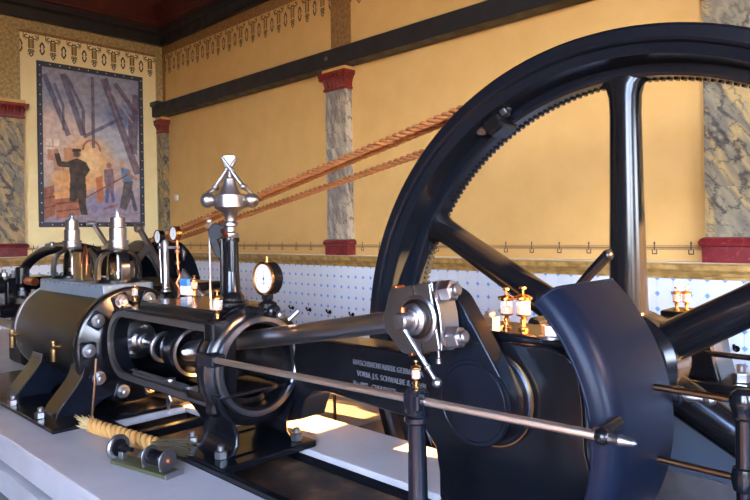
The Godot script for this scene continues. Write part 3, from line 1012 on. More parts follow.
	for i in hooks.size() + 1:
		var p := Vector3(hooks[i], 0.48, Z0 + 0.016) if i < hooks.size() else Vector3(-1.765, 0.56, Z0 + 0.016)
		var hk := thing("wall_hook", "small black peg hook in the row on the white tiles behind the engine" if i < hooks.size() else "black round peg on the tiles below the marble pilaster", "hook", p, "pegs on the tiled dado" if i < hooks.size() else "")
		s = S()
		cyl(s, p, p + Vector3(0, 0, 0.008), 0.03, 12, 0.002)
		part(hk, "rosette", s, M.black)
		s = S()
		tube(s, [p + Vector3(0, 0, 0.006), p + Vector3(0, -0.005, 0.05), p + Vector3(0, 0.02, 0.075), p + Vector3(0, 0.05, 0.075)], 0.012, 8)
		part(hk, "hook_arm", s, M.black)
	# small white fitting on the ochre wall
	s = S()
	bx(s, Vector3(-11.72, 2.33, Z0), Vector3(-11.62, 2.44, Z0 + 0.05), 0.01)
	solo("wall_sensor", s, M.white, "small white sensor box on the ochre wall near the corner pilaster", "sensor")
	var pz := Vector3(X0, 1.33, -3.95)
	var so := thing("wall_socket", "white round-faced socket box on the mural wall ledge", "socket", pz)
	s = S()
	bx(s, Vector3(X0, 1.34, -4.1), Vector3(X0 + 0.09, 1.51, -3.96), 0.01)
	part(so, "box", s, M.white)
	s = S()
	cyl(s, Vector3(X0 + 0.09, 1.425, -4.03), Vector3(X0 + 0.1, 1.425, -4.03), 0.05, 16)
	part(so, "face", s, M.blueblack)

func window_frame(n: int, xf: Transform3D, w: float, h: float) -> void:
	var t := thing("window_%d" % n, "tall white framed window letting in daylight", "window", xf.origin, "hall windows", "structure")
	var s := S()
	for k in [[0.0, 0.08], [w - 0.08, w]]: bx(s, Vector3(k[0], 0, -0.05), Vector3(k[1], h, 0.05), 0.0, xf)
	for k in [[0.0, 0.08], [h - 0.08, h], [h * 0.68 - 0.04, h * 0.68 + 0.04]]: bx(s, Vector3(0.08, k[0], -0.05), Vector3(w - 0.08, k[1], 0.05), 0.0, xf)
	bx(s, Vector3(w / 2 - 0.035, 0.08, -0.045), Vector3(w / 2 + 0.035, h - 0.08, 0.045), 0.0, xf)
	part(t, "window_frame", s, M.white)
	s = S()
	quad(s, xf * Vector3(0.08, 0.08, 0), xf * Vector3(w - 0.08, 0.08, 0), xf * Vector3(w - 0.08, h - 0.08, 0), xf * Vector3(0.08, h - 0.08, 0), xf.basis.z)
	part(t, "pane", s, M.pane)

func build_plinth() -> void:
	var YP := 0.45
	var p := thing("engine_plinth", "pale grey painted plinth that carries the steam engine", "plinth", Vector3(-4, 0.1, -2))
	var s := S()
	bx(s, Vector3(-9.5, 0.41, -1.74), Vector3(2.2, YP, -1.22), 0.008)
	bx(s, Vector3(-9.5, 0.41, -2.78), Vector3(-0.9, YP, -2.30), 0.008)
	bx(s, Vector3(-9.5, 0.41, -2.30), Vector3(-4.15, YP, -1.74), 0.0)
	part(p, "top_boards", s, M.plinth)
	s = S()
	bx(s, Vector3(-9.5, 0.262, -1.6), Vector3(2.2, 0.41, -1.245))
	bx(s, Vector3(-9.5, 0.1, -1.6), Vector3(2.2, 0.245, -1.205), 0.006)
	bx(s, Vector3(-9.5, 0.1, -2.76), Vector3(-0.9, 0.41, -2.45))
	bx(s, Vector3(-9.5, 0.1, -2.45), Vector3(-4.3, 0.41, -1.6))
	part(p, "side", s, M.plinth)
	s = S()
	bx(s, Vector3(-4.3, 0.1, -2.45), Vector3(2.2, 0.36, -1.6))
	part(p, "pit_floor", s, M.pit, "brown earthy floor of the foundation pit")

# local X -> world Z, local Y -> up, local Z -> world -X (profiles across the engine, run along it)
func cross_xf() -> Transform3D:
	return Transform3D(Basis(Vector3.BACK, Vector3.UP, Vector3.LEFT), Vector3.ZERO)

func v2(a: Array) -> PackedVector2Array:
	var p := PackedVector2Array()
	for q in a: p.append(Vector2(q[0], q[1]))
	return p

func build_engine() -> void:
	var AZ := -2.07
	var CY := 0.90
	var BY := 0.935
	var en := thing("steam_engine", "black horizontal steam engine with clad cylinder and bayonet frame", "steam engine", Vector3(-3.6, 0.45, AZ))
	var cxf := cross_xf()
	var s := S()
	var RT := Vector3.RIGHT
	# ---------------- cylinder
	lathe(s, [[0.30, 0.0], [0.36, 0.0], [0.367, 0.005], [0.367, 1.315], [0.36, 1.32]], ax(Vector3(-5.78, CY, AZ), RT), 64)
	var cy := part(en, "cylinder", s, M.satin, "dark blued sheet cladding over the cylinder")
	for x in [-5.775, -4.50]:
		s = S()
		lathe(s, [[0.366, 0.0], [0.374, 0.0], [0.374, 0.018], [0.366, 0.018]], ax(Vector3(x, CY, AZ), RT), 64)
		part(cy, "cladding_band", s, M.steel)
	for p in [Vector3(-5.70, 0.86, -1.70), Vector3(-4.80, 0.865, -1.70)]:
		s = S()
		cyl(s, p + Vector3(0, 0.02, -0.03), p + Vector3(0, 0.02, 0.05), 0.018, 12, 0.003)
		lathe(s, [[0.0, -0.085], [0.022, -0.085], [0.024, -0.08], [0.024, 0.0], [0.016, 0.01], [0.016, 0.04], [0.022, 0.045], [0.022, 0.06], [0.0, 0.065]], Transform3D(Basis(), p + Vector3(0, 0.0, 0.04)), 14)
		cyl(s, p + Vector3(0, 0.02, 0.04), p + Vector3(0.08, 0.03, 0.04), 0.007, 8)
		part(cy, "drain_cock", s, M.dullbrass, "brass drain cock")
	s = S()
	lathe(s, [[0.0, -0.11], [0.22, -0.11], [0.26, -0.08], [0.35, -0.075], [0.36, -0.065], [0.36, -0.005], [0.35, 0.0], [0.3, 0.0]], ax(Vector3(-5.78, CY, AZ), RT), 64)
	var rc := part(en, "rear_cover", s, M.black)
	for i in 10:
		var a := TAU * (i + 0.5) / 10.0
		s = S()
		hexnut(s, Vector3(-5.855, CY + 0.30 * sin(a), AZ + 0.30 * cos(a)), Vector3.LEFT, 0.034, 0.035, 0.015)
		part(rc, "nut", s, M.steel)
	# front flange
	s = S()
	lathe(s, [[0.36, -0.07], [0.39, -0.07], [0.405, -0.055], [0.405, -0.015], [0.395, 0.0], [0.375, 0.008], [0.30, 0.014], [0.27, 0.03], [0.2, 0.036], [0.0, 0.036]], ax(Vector3(-4.43, CY - 0.01, AZ), RT), 72)
	var ff := part(en, "front_flange", s, M.black)
	for i in 10:
		var a := TAU * i / 10.0
		var c := Vector3(-4.408, CY - 0.01 + 0.328 * sin(a), AZ + 0.328 * cos(a))
		if i in [1, 2, 3, 4, 6, 7, 8, 9, 0, 5]:
			var lug := S()
			var rot := Transform3D(Basis(RT, -a), c)
			bx(lug, Vector3(-0.012, -0.055, -0.05), Vector3(0.014, 0.055, 0.05), 0.008, rot)
			part(ff, "lug", lug, M.blueblack)
			s = S()
			hexnut(s, c + RT * 0.014, RT, 0.036, 0.034, 0.02)
			lathe(s, [[0.0, 0.0], [0.046, 0.0], [0.046, 0.006], [0.0, 0.007]], ax(c + RT * 0.012, RT), 16)
			part(ff, "nut", s, M.steel)
	# valve chest on top
	s = S()
	bx(s, Vector3(-5.74, 1.185, -2.26), Vector3(-4.5, 1.315, -1.885), 0.012)
	var chest := part(en, "valve_chest", s, M.greysheet, "blue-grey sheet casing of the valve chest")
	s = S()
	for i in 13:
		ball(s, Vector3(-5.7 + i * 0.098, 1.296, -1.884), 0.007, 6)
	var rv := part(chest, "rivets", s, M.darksteel)
	rv.set_meta("kind", "stuff")
	s = S()
	bx(s, Vector3(-5.7, 1.2, -2.9), Vector3(-4.6, 1.27, -2.26), 0.02)
	part(chest, "back_duct", s, M.black)
	# two valve yokes with polished bonnets
	for k in 2:
		var c := Vector3(-5.53 if k == 0 else -4.665, 1.315, AZ)
		s = S()
		lathe(s, [[0.0, 0.0], [0.155, 0.0], [0.155, 0.02], [0.14, 0.028], [0.0, 0.028]], Transform3D(Basis(), c), 28)
		for i in 4:
			var a := i * PI / 2 + 0.1
			var d := Vector3(cos(a), 0, sin(a))
			var side := Vector3(-sin(a), 0, cos(a))
			var pr := v2([[0.162, 0.02], [0.16, 0.11], [0.15, 0.16], [0.122, 0.205], [0.075, 0.23], [0.0, 0.232], [0.0, 0.215], [0.06, 0.212], [0.1, 0.188], [0.122, 0.15], [0.13, 0.1], [0.13, 0.02]])
			prism(s, pr, -0.034, 0.034, Transform3D(Basis(d, Vector3.UP, d.cross(Vector3.UP)), c), 0.005)
		lathe(s, [[0.0, 0.215], [0.07, 0.215], [0.08, 0.222], [0.08, 0.235], [0.0, 0.236]], Transform3D(Basis(), c), 24)
		for i in 6:
			var a := TAU * i / 6.0
			hexnut(s, c + Vector3(0.125 * cos(a), 0.026, 0.125 * sin(a)), Vector3.UP, 0.016, 0.018, 0.008)
		var yk := part(en, "valve_yoke", s, M.black)
		s = S()
		lathe(s, [[0.0, 0.234], [0.066, 0.234], [0.07, 0.24], [0.072, 0.252], [0.068, 0.256], [0.068, 0.285], [0.073, 0.288], [0.073, 0.305], [0.06, 0.308], [0.06, 0.395], [0.052, 0.40], [0.052, 0.468], [0.048, 0.474], [0.0, 0.475]], Transform3D(Basis(), c), 32)
		part(yk, "bonnet", s, M.bright, "polished steel spring bonnet")
		s = S()
		lathe(s, [[0.0, 0.474], [0.026, 0.474], [0.026, 0.485], [0.014, 0.49], [0.014, 0.51], [0.018, 0.515], [0.012, 0.535], [0.0, 0.54]], Transform3D(Basis(), c), 16)
		part(yk, "knob", s, M.darksteel if k == 0 else M.steel)
		s = S()
		cyl(s, c + Vector3(0, 0.02, 0), c + Vector3(0, 0.22, 0), 0.014, 10)
		cyl(s, c + Vector3(0, 0.05, 0), c + Vector3(0, 0.08, 0), 0.03, 12, 0.004)
		part(yk, "valve_stem", s, M.steel)
	# trip gear between the yokes
	s = S()
	bx(s, Vector3(-5.26, 1.315, -2.02), Vector3(-5.12, 1.53, -1.97), 0.006)
	bx(s, Vector3(-5.13, 1.315, -2.04), Vector3(-5.09, 1.44, -1.97), 0.005)
	var tg := part(en, "trip_bracket", s, M.dullbrass, "dull brass trip gear bracket")
	s = S()
	tube(s, [Vector3(-5.02, 1.36, -1.98), Vector3(-5.0, 1.5, -1.98), Vector3(-5.06, 1.58, -1.99), Vector3(-5.06, 1.42, -1.96)], 0.008, 8)
	part(tg, "copper_pipe", s, M.copper)
	s = S()
	bar(s, Vector3(-5.28, 1.74, -2.15), Vector3(-4.95, 1.52, -2.15), 0.045, 0.02)
	bar(s, Vector3(-5.05, 1.56, -2.12), Vector3(-4.75, 1.6, -2.12), 0.03, 0.03)
	bar(s, Vector3(-4.92, 1.5, -2.13), Vector3(-4.9, 1.33, -2.13), 0.05, 0.02)
	cyl(s, Vector3(-5.3, 1.755, -2.17), Vector3(-5.3, 1.755, -2.1), 0.022, 12, 0.003)
	part(tg, "lever", s, M.steel)
	s = S()
	tube(s, [Vector3(-5.98, 1.585, AZ + 0.05), Vector3(-5.75, 1.585, AZ + 0.03), Vector3(-5.58, 1.58, AZ)], 0.012, 8)
	ball(s, Vector3(-5.86, 1.586, AZ + 0.04), 0.028, 10)
	part(tg, "indicator_pin", s, M.steel)
	# black exhaust pipe curving away behind the chest, blocks and bolts at the far end
	s = S()
	tube(s, bez(Vector3(-5.6, 1.44, -2.45), Vector3(-6.2, 1.62, -2.4), Vector3(-7.0, 1.62, -2.2), Vector3(-7.15, 1.2, -2.15), 16), 0.05, 12)
	part(en, "exhaust_pipe", s, M.black)
	s = S()
	prism(s, v2([[-6.15, 1.315], [-6.0, 1.52], [-5.75, 1.56], [-5.6, 1.5], [-5.5, 1.315]]), -2.5, -2.3, Transform3D(), 0.02)
	part(en, "elbow_housing", s, M.black)
	var tl := S()
	bx(tl, Vector3(-6.75, 0.72, -2.35), Vector3(-5.86, 1.12, -1.95), 0.03)
	bx(tl, Vector3(-7.2, 1.0, -2.4), Vector3(-6.7, 1.27, -1.9), 0.03)
	cyl(tl, Vector3(-6.9, 1.2, -1.95), Vector3(-6.9, 1.2, -1.75), 0.08, 18, 0.01)
	cyl(tl, Vector3(-6.55, 1.22, -2.0), Vector3(-6.55, 1.38, -2.0), 0.06, 16, 0.01)
	cyl(tl, Vector3(-6.55, 0.98, -1.98), Vector3(-6.55, 0.98, -1.8), 0.06, 16, 0.01)
	bx(tl, Vector3(-7.0, 0.45, -2.3), Vector3(-6.6, 0.75, -2.0), 0.03)
	var ts := part(en, "tail_support", tl, M.black)
	for p in [Vector3(-6.5, 1.12, -1.98), Vector3(-6.2, 1.12, -1.98), Vector3(-6.8, 1.27, -2.0), Vector3(-7.1, 1.27, -2.0)]:
		s = S()
		hexnut(s, p, Vector3.UP, 0.035, 0.04, 0.03)
		part(ts, "nut", s, M.darksteel)
	s = S()
	cyl(s, Vector3(-6.35, 1.26, -1.98), Vector3(-6.15, 1.26, -1.98), 0.035, 14, 0.005)
	part(ts, "copper_union", s, M.copper)
	s = S()
	cyl(s, Vector3(-6.6, CY, -1.8), Vector3(-6.1, CY, -1.8), 0.035, 12, 0.004)
	part(ts, "tail_rod", s, M.worn)
	# feet
	for k in 2:
		var x1 := -5.2 if k == 0 else -4.42
		s = S()
		var h := [[0.345, 0.78], [0.36, 0.72], [0.40, 0.66], [0.45, 0.60], [0.50, 0.54], [0.525, 0.50], [0.53, 0.475]]
		var pts := []
		for q in h: pts.append([AZ + q[0], q[1]])
		pts.append([AZ + 0.30, 0.475])
		pts.append([AZ + 0.26, 0.52])
		pts.append([AZ + 0.16, 0.56])
		pts.append([AZ - 0.16, 0.56])
		pts.append([AZ - 0.26, 0.52])
		pts.append([AZ - 0.30, 0.475])
		h.reverse()
		for q in h: pts.append([AZ - q[0], q[1]])
		prism(s, v2(pts), -x1, -x1 + 0.2, cxf, 0.008)
		var fo := part(en, "cylinder_foot", s, M.blueblack)
		for sg in [1.0, -1.0]:
			var fl := []
			for q in h: fl.append([AZ + sg * (q[0] + 0.012), q[1]])
			for i in h.size():
				var q: Array = h[h.size() - 1 - i]
				fl.append([AZ + sg * (q[0] - 0.022), q[1]])
			s = S()
			prism(s, v2(fl), -x1 - 0.012, -x1 + 0.212, cxf, 0.004)
			part(fo, "flange", s, M.black)
	s = S()
	bx(s, Vector3(-6.3, 0.45, -2.75), Vector3(-4.17, 0.477, -1.425), 0.006)
	var bp := part(en, "base_plate", s, M.black)
	for p in [Vector3(-5.02, 0.477, -1.46), Vector3(-4.52, 0.477, -1.475), Vector3(-5.62, 0.477, -1.47)]:
		s = S()
		hexnut(s, p, Vector3.UP, 0.036, 0.04, 0.03)
		part(bp, "nut", s, M.bright)
	s = S()
	cyl(s, Vector3(-4.85, 0.477, -1.95), Vector3(-4.85, 0.62, -1.95), 0.085, 20, 0.01)
	bx(s, Vector3(-4.98, 0.477, -1.98), Vector3(-4.9, 0.8, -1.86), 0.01)
	part(en, "drain_pot", s, M.black)
	s = S()
	tube(s, [Vector3(-4.23, 0.86, -1.72), Vector3(-4.22, 0.66, -1.7), Vector3(-4.22, 0.46, -1.68)], 0.008, 8)
	part(en, "drain_pipe", s, M.bronze)
	s = S()
	tube(s, [Vector3(-3.52, 0.80, -1.86), Vector3(-3.52, 0.72, -1.85), Vector3(-3.49, 0.69, -1.85), Vector3(-3.52, 0.66, -1.85), Vector3(-3.54, 0.69, -1.85), Vector3(-3.52, 0.61, -1.85)], 0.009, 8)
	part(en, "drain_hook", s, M.steel)
	# ---------------- guide trunk with its oval opening
	var hole := []
	var outer := []
	var rim := []
	var hc := Vector2(-4.03, 0.962)
	var hr := 0.178
	for i in 25:
		var a := PI / 2 + PI * i / 24.0
		var d := Vector2(cos(a), sin(a))
		hole.append(hc + d * hr)
		rim.append(hc + d * (hr + 0.036))
		outer.append(hc + d * (hr + 0.055))
	for i in range(1, 9):
		var x := lerpf(hc.x, -3.0, i / 8.0)
		hole.append(Vector2(minf(x, -3.04), hc.y - hr))
		rim.append(Vector2(x, hc.y - hr - 0.036))
		outer.append(Vector2(x, hc.y - hr - 0.055))
	for i in range(0, 8):
		var x := lerpf(-3.0, hc.x, i / 8.0)
		hole.append(Vector2(minf(x, -3.04), hc.y + hr))
		rim.append(Vector2(x, hc.y + hr + 0.036))
		outer.append(Vector2(x, hc.y + hr + 0.055))
	s = S()
	lathe(s, [[0.205, 0.0], [0.238, 0.0], [0.238, 1.42], [0.205, 1.42], [0.205, 0.0]], ax(Vector3(-4.42, 0.955, AZ), RT), 40, deg_to_rad(-42), deg_to_rad(222))
	var tr := part(en, "guide_trunk", s, M.black)
	s = S()
	ringprism(s, outer, hole, -1.92, -1.825)
	part(tr, "front_plate", s, M.black)
	s = S()
	ringprism(s, rim, hole, -1.83, -1.80)
	part(tr, "opening_rim", s, M.rimmetal, "worn machined rim of the oval opening")
	s = S()
	lathe(s, [[0.24, -0.2], [0.225, -0.2], [0.225, 0.05]], ax(Vector3(-2.99, BY, AZ), RT), 56)
	part(tr, "guide_bore", s, M.black)
	s = S()
	lathe(s, [[0.25, -0.13], [0.29, -0.1], [0.315, -0.06], [0.33, 0.0], [0.325, 0.035], [0.30, 0.055], [0.272, 0.06], [0.272, 0.05], [0.226, 0.05]], ax(Vector3(-2.99, BY, AZ), RT), 56)
	part(tr, "bore_flange", s, M.black)
	s = S()
	lathe(s, [[0.272, 0.05], [0.274, 0.072], [0.268, 0.082], [0.24, 0.084], [0.232, 0.076], [0.226, 0.05]], ax(Vector3(-2.99, BY, AZ), RT), 56)
	part(tr, "bore_ring", s, M.darksteel, "machined steel ring around the guide bore")
	s = S()
	bx(s, Vector3(-3.03, 0.70, -1.95), Vector3(-2.94, 1.21, -1.785), 0.025)
	part(tr, "end_casting", s, M.black)
	# top ledge and bosses
	s = S()
	bx(s, Vector3(-3.98, 1.18, -2.34), Vector3(-3.1, 1.235, -1.90), 0.012)
	cyl(s, Vector3(-3.19, 1.235, AZ), Vector3(-3.19, 1.275, AZ), 0.10, 24, 0.01)
	lathe(s, [[0.045, -0.1], [0.045, 0.0], [0.03, 0.03], [0.022, 0.06], [0.03, 0.07], [0.0, 0.07]], Transform3D(Basis(), Vector3(-2.985, 1.125, -1.85)), 16)
	part(tr, "top_ledge", s, M.black)
	s = S()
	bx(s, Vector3(-3.02, 0.98, -1.82), Vector3(-2.86, 1.045, -1.735), 0.012)
	part(tr, "rail_bracket", s, M.blueblack)
	for yy in [1.145, 0.79]:
		s = S()
		bx(s, Vector3(-3.9, yy, -1.86), Vector3(-3.3, yy + 0.02, -1.81), 0.003)
		cyl(s, Vector3(-3.5, yy, -1.85), Vector3(-3.5, yy + 0.03, -1.85), 0.03, 12)
		part(tr, "guide_strip", s, M.worn)
	# pedestal foot under the bore
	s = S()
	prism(s, v2([[AZ + 0.29, 0.82], [AZ + 0.26, 0.74], [AZ + 0.20, 0.66], [AZ + 0.175, 0.60], [AZ + 0.175, 0.55], [AZ + 0.20, 0.51], [AZ + 0.25, 0.488], [AZ - 0.25, 0.488], [AZ - 0.20, 0.51], [AZ - 0.175, 0.55], [AZ - 0.175, 0.60], [AZ - 0.20, 0.66], [AZ - 0.26, 0.74], [AZ - 0.29, 0.82]]), 2.90, 3.24, cxf, 0.02)
	var ft := part(en, "pedestal_foot", s, M.black)
	s = S()
	bx(s, Vector3(-3.36, 0.45, -2.36), Vector3(-2.80, 0.49, -1.745), 0.008)
	part(ft, "sole_plate", s, M.black)
	for p in [Vector3(-2.94, 0.49, -1.83), Vector3(-2.88, 0.49, -2.28), Vector3(-3.27, 0.49, -1.85)]:
		s = S()
		hexnut(s, p, Vector3.UP, 0.034, 0.04, 0.03)
		part(ft, "nut", s, M.bright)
	# ---------------- bayonet beam and main bearing
	s = S()
	prism(s, v2([[-3.05, 1.06], [-2.6, 1.075], [-2.0, 1.075], [-1.92, 1.085], [-1.86, 1.12], [-1.78, 1.165], [-1.66, 1.185], [-1.32, 1.185], [-1.24, 1.165], [-1.19, 1.12], [-1.17, 1.0], [-1.16, 0.8], [-1.10, 0.55], [-1.05, 0.40], [-1.05, 0.36], [-1.88, 0.36], [-1.88, 0.55], [-1.90, 0.66], [-1.96, 0.73], [-2.06, 0.765], [-2.65, 0.79], [-2.76, 0.775], [-2.83, 0.72], [-2.88, 0.60], [-3.05, 0.55]]), -2.50, -2.30, Transform3D(), 0.012)
	var bm := part(en, "bayonet_beam", s, M.black)
	s = S()
	prism(s, v2([[-1.90, 0.36], [-1.90, 1.02], [-1.82, 1.13], [-1.70, 1.18], [-1.60, 1.20], [-1.40, 1.20], [-1.30, 1.18], [-1.21, 1.12], [-1.16, 0.98], [-1.05, 0.45], [-1.05, 0.36]]), -2.72, -2.42, Transform3D(), 0.02)
	part(bm, "main_bearing", s, M.black)
	s = S()
	bx(s, Vector3(-1.78, 1.17, -2.66), Vector3(-1.26, 1.215, -2.34), 0.02)
	bx(s, Vector3(-1.30, 1.02, -2.44), Vector3(-1.14, 1.11, -2.31), 0.012)
	part(bm, "bearing_cap", s, M.black)
	for p in [[Vector3(-1.33, 1.21, -2.37), Vector3.UP, 0.045], [Vector3(-1.25, 1.17, -2.42), Vector3.UP, 0.025], [Vector3(-1.72, 1.2, -2.5), Vector3.UP, 0.045], [Vector3(-1.14, 1.06, -2.37), RT, 0.04]]:
		s = S()
		lathe(s, [[0.0, 0.0], [p[2] * 1.25, 0.0], [p[2] * 1.25, 0.008], [0.0, 0.009]], ax(p[0], p[1]), 18)
		hexnut(s, p[0] + p[1] * 0.008, p[1], p[2], p[2] * 1.05, p[2] * 0.5)
		part(bm, "nut", s, M.steel)
	var lines := ["MASCHINENFABRIK GERMANIA", "VORM. J.S. SCHWALBE & SOHN", "No 892   CHEMNITZ"]
	var font := SystemFont.new()
	font.font_names = PackedStringArray(["Droid Sans"])
	for i in 3:
		var tmh := TextMesh.new()
		tmh.text = lines[i]
		tmh.font = font
		tmh.font_size = 32
		tmh.pixel_size = 0.00105
		tmh.depth = 0.006
		tmh.horizontal_alignment = HORIZONTAL_ALIGNMENT_LEFT
		tmh.material = M.letters
		var o := MeshInstance3D.new()
		o.name = "cast_lettering"
		o.mesh = tmh
		bm.add_child(o, true)
		o.position = Vector3(-2.43 + (0.03 if i == 1 else 0.0), [0.985, 0.93, 0.875][i], -2.298)
	# black edge rails of the foundation frame
	s = S()
	bx(s, Vector3(-4.14, 0.45, -1.775), Vector3(1.2, 0.475, -1.735), 0.004)
	bx(s, Vector3(-1.72, 0.43, -1.92), Vector3(-1.46, 0.47, -1.76), 0.004)
	bx(s, Vector3(-4.14, 0.36, -1.80), Vector3(1.2, 0.45, -1.76), 0.004)
	part(en, "foundation_rail", s, M.black)
	s = S()
	bx(s, Vector3(-4.14, 0.36, -2.40), Vector3(1.2, 0.446, -2.305), 0.004)
	part(en, "foundation_rail", s, M.black)
	for x in [-3.85, -3.45]:
		s = S()
		bx(s, Vector3(x, 0.40, -2.34), Vector3(x + 0.06, 0.455, -1.77), 0.006)
		part(en, "cross_bearer", s, M.black)

func bar(st: SurfaceTool, a: Vector3, b: Vector3, w: float, t: float) -> void:
	# flat bar in an XY-facing plane
	var x := (b - a).normalized()
	var z := Vector3.BACK
	var y := z.cross(x).normalized()
	bx(st, Vector3(0, -w / 2, -t / 2), Vector3((b - a).length(), w / 2, t / 2), minf(w, t) * 0.15, Transform3D(Basis(x, y, x.cross(y)), a))

func build_running_gear() -> void:
	var AZ := -2.07
	var BY := 0.935
	var RT := Vector3.RIGHT
	var s := S()
	# ---------------- piston rod, gland and crosshead
	var ch := thing("crosshead", "steel crosshead and piston rod inside the oval guide opening", "crosshead", Vector3(-3.8, 0.78, AZ))
	s = S()
	cyl(s, Vector3(-4.35, 0.925, AZ), Vector3(-3.7, 0.93, AZ), 0.032, 18)
	part(ch, "piston_rod", s, M.steel)
	s = S()
	lathe(s, [[0.0, 0.0], [0.125, 0.0], [0.13, 0.01], [0.13, 0.03], [0.085, 0.04], [0.075, 0.09], [0.055, 0.1], [0.055, 0.15], [0.045, 0.155], [0.03, 0.155]], ax(Vector3(-4.395, 0.925, AZ), RT), 32)
	for i in 4:
		var a := TAU * i / 4.0 + 0.5
		hexnut(s, Vector3(-4.365, 0.925 + 0.105 * sin(a), AZ + 0.105 * cos(a)), RT, 0.018, 0.02, 0.03)
	part(ch, "gland", s, M.steel)
	s = S()
	lathe(s, [[0.03, -0.1], [0.04, -0.04], [0.09, -0.015], [0.1, 0.0], [0.1, 0.018], [0.092, 0.022], [0.075, 0.022]], ax(Vector3(-3.92, 0.93, AZ + 0.04), RT), 32)
	part(ch, "collar", s, M.worn)
	s = S()
	lathe(s, [[0.076, 0.018], [0.0, 0.02]], ax(Vector3(-3.92, 0.93, AZ + 0.04), RT), 24)
	part(ch, "collar_face", s, M.black)
	s = S()
	lathe(s, [[0.05, -0.22], [0.12, -0.2], [0.15, -0.1], [0.16, 0.0], [0.15, 0.02], [0.135, 0.02], [0.12, -0.02], [0.05, -0.05], [0.0, -0.06]], ax(Vector3(-3.62, 0.93, AZ), RT), 36)
	part(ch, "slipper", s, M.black)
	s = S()
	lathe(s, [[0.15, 0.018], [0.15, 0.028], [0.132, 0.028], [0.132, 0.016]], ax(Vector3(-3.62, 0.93, AZ), RT), 36)
	part(ch, "slipper_ring", s, M.steel)
	s = S()
	lathe(s, [[0.055, -0.06], [0.06, 0.0], [0.05, 0.05], [0.03, 0.08], [0.0, 0.085]], ax(Vector3(-3.62, 0.93, AZ), Vector3(-0.2, 0, 1)), 24)
	part(ch, "wrist_pin", s, M.steel)

	# ---------------- connecting rod
	var pin := Vector3(-1.73, 1.295, AZ)
	var rx := Vector3(2.01, 0.36, 0).normalized()
	var rf := Transform3D(Basis(rx, Vector3.BACK.cross(rx), Vector3.BACK), pin)
	var cr := thing("connecting_rod", "polished steel connecting rod with a big forked end and two large nuts", "connecting rod", pin + Vector3(-0.3, -0.14, 0))
	s = S()
	lathe(s, [[0.0, 0.0], [0.04, 0.0], [0.05, 0.8], [0.05, 1.3], [0.046, 1.78], [0.052, 1.84], [0.058, 1.9]], ax(rf * Vector3(-2.0, 0, 0), rx), 28)
	part(cr, "shank", s, M.steel)
	s = S()
	prism(s, v2([[-0.20, 0.042], [-0.185, 0.05], [-0.15, 0.118], [-0.135, 0.135], [-0.125, 0.138], [0.075, 0.138], [0.085, 0.13], [0.085, -0.13], [0.075, -0.138], [-0.10, -0.138], [-0.125, -0.128], [-0.185, -0.05], [-0.20, -0.042]]), -0.065, 0.065, rf, 0.006)
	var be := part(cr, "big_end", s, M.worn)
	s = S()
	bx(s, Vector3(-0.006, 0.09, 0.064), Vector3(0.0, 0.14, 0.0665), 0.0, rf)
	bx(s, Vector3(-0.006, -0.14, 0.064), Vector3(0.0, -0.09, 0.0665), 0.0, rf)
	part(be, "split_line", s, M.black)
	s = S()
	bx(s, Vector3(-0.145, 0.13, -0.02), Vector3(-0.12, 0.15, 0.04), 0.004, rf)
	part(be, "locking_lug", s, M.copper)
	s = S()
	bx(s, Vector3(-0.11, -0.152, -0.02), Vector3(-0.085, -0.13, 0.04), 0.004, rf)
	part(be, "locking_lug", s, M.copper)
	s = S()
	prism(s, v2([[0.083, 0.138], [0.092, 0.138], [0.098, 0.10], [0.108, 0.05], [0.112, 0.0], [0.108, -0.05], [0.098, -0.10], [0.092, -0.138], [0.083, -0.138]]), -0.06, 0.06, rf, 0.006)
	part(be, "end_cap", s, M.steel)
	for yy in [0.093, -0.093]:
		s = S()
		var c := rf * Vector3(0.098, yy, 0.016)
		lathe(s, [[0.0, 0.0], [0.048, 0.0], [0.048, 0.012], [0.0, 0.013]], ax(c, rx), 20)
		hexnut(s, c + rx * 0.012, rx, 0.044, 0.058, 0.0)
		cyl(s, c + rx * 0.06, c + rx * 0.092, 0.025, 16, 0.005)
		part(be, "nut", s, M.steel)
	var fz := Vector3.BACK
	s = S()
	lathe(s, [[0.098, 0.06], [0.098, 0.072], [0.09, 0.078], [0.082, 0.078], [0.08, 0.07]], ax(pin, fz), 36)
	part(be, "bearing_ring", s, M.steel)
	s = S()
	lathe(s, [[0.081, 0.06], [0.08, 0.085], [0.066, 0.09], [0.0, 0.09]], ax(pin, fz), 36)
	part(be, "brass", s, M.bore)
	s = S()
	lathe(s, [[0.064, 0.085], [0.064, 0.105], [0.05, 0.115], [0.048, 0.125], [0.042, 0.13], [0.036, 0.13], [0.036, 0.18], [0.03, 0.188], [0.0, 0.19]], ax(pin, fz), 32)
	part(be, "pin_cap", s, M.bright)
	s = S()
	tube(s, [pin + Vector3(0.0, 0.025, 0.16), pin + Vector3(0.0, 0.055, 0.16)], 0.012, 8)
	part(be, "oil_plug", s, M.copper)
	s = S()
	var l0 := pin + Vector3(0.01, -0.03, 0.165)
	var l1 := Vector3(-1.575, 1.07, -1.93)
	tube(s, [l0, l0.lerp(l1, 0.75), l1], 0.009, 10)
	ball(s, l0.lerp(l1, 0.72), 0.013, 10)
	ball(s, l1, 0.02, 10)
	part(be, "oiler_arm", s, M.steel)
	s = S()
	lathe(s, [[0.0, -0.05], [0.012, -0.05], [0.012, -0.03], [0.006, -0.025], [0.006, 0.0]], Transform3D(Basis(), rf * Vector3(0.06, -0.138, 0.04)), 10)
	part(be, "grease_nipple", s, M.steel)

	# ---------------- crank
	var sh := Vector3(-1.574, 0.949, 0)
	var ck := thing("crank", "black overhung crank with a round boss behind the connecting rod", "crank", Vector3(-1.574, 0.77, -2.2))
	s = S()
	var pc := Vector2(pin.x, pin.y)
	var sc := Vector2(sh.x, sh.y)
	var dv := (pc - sc)
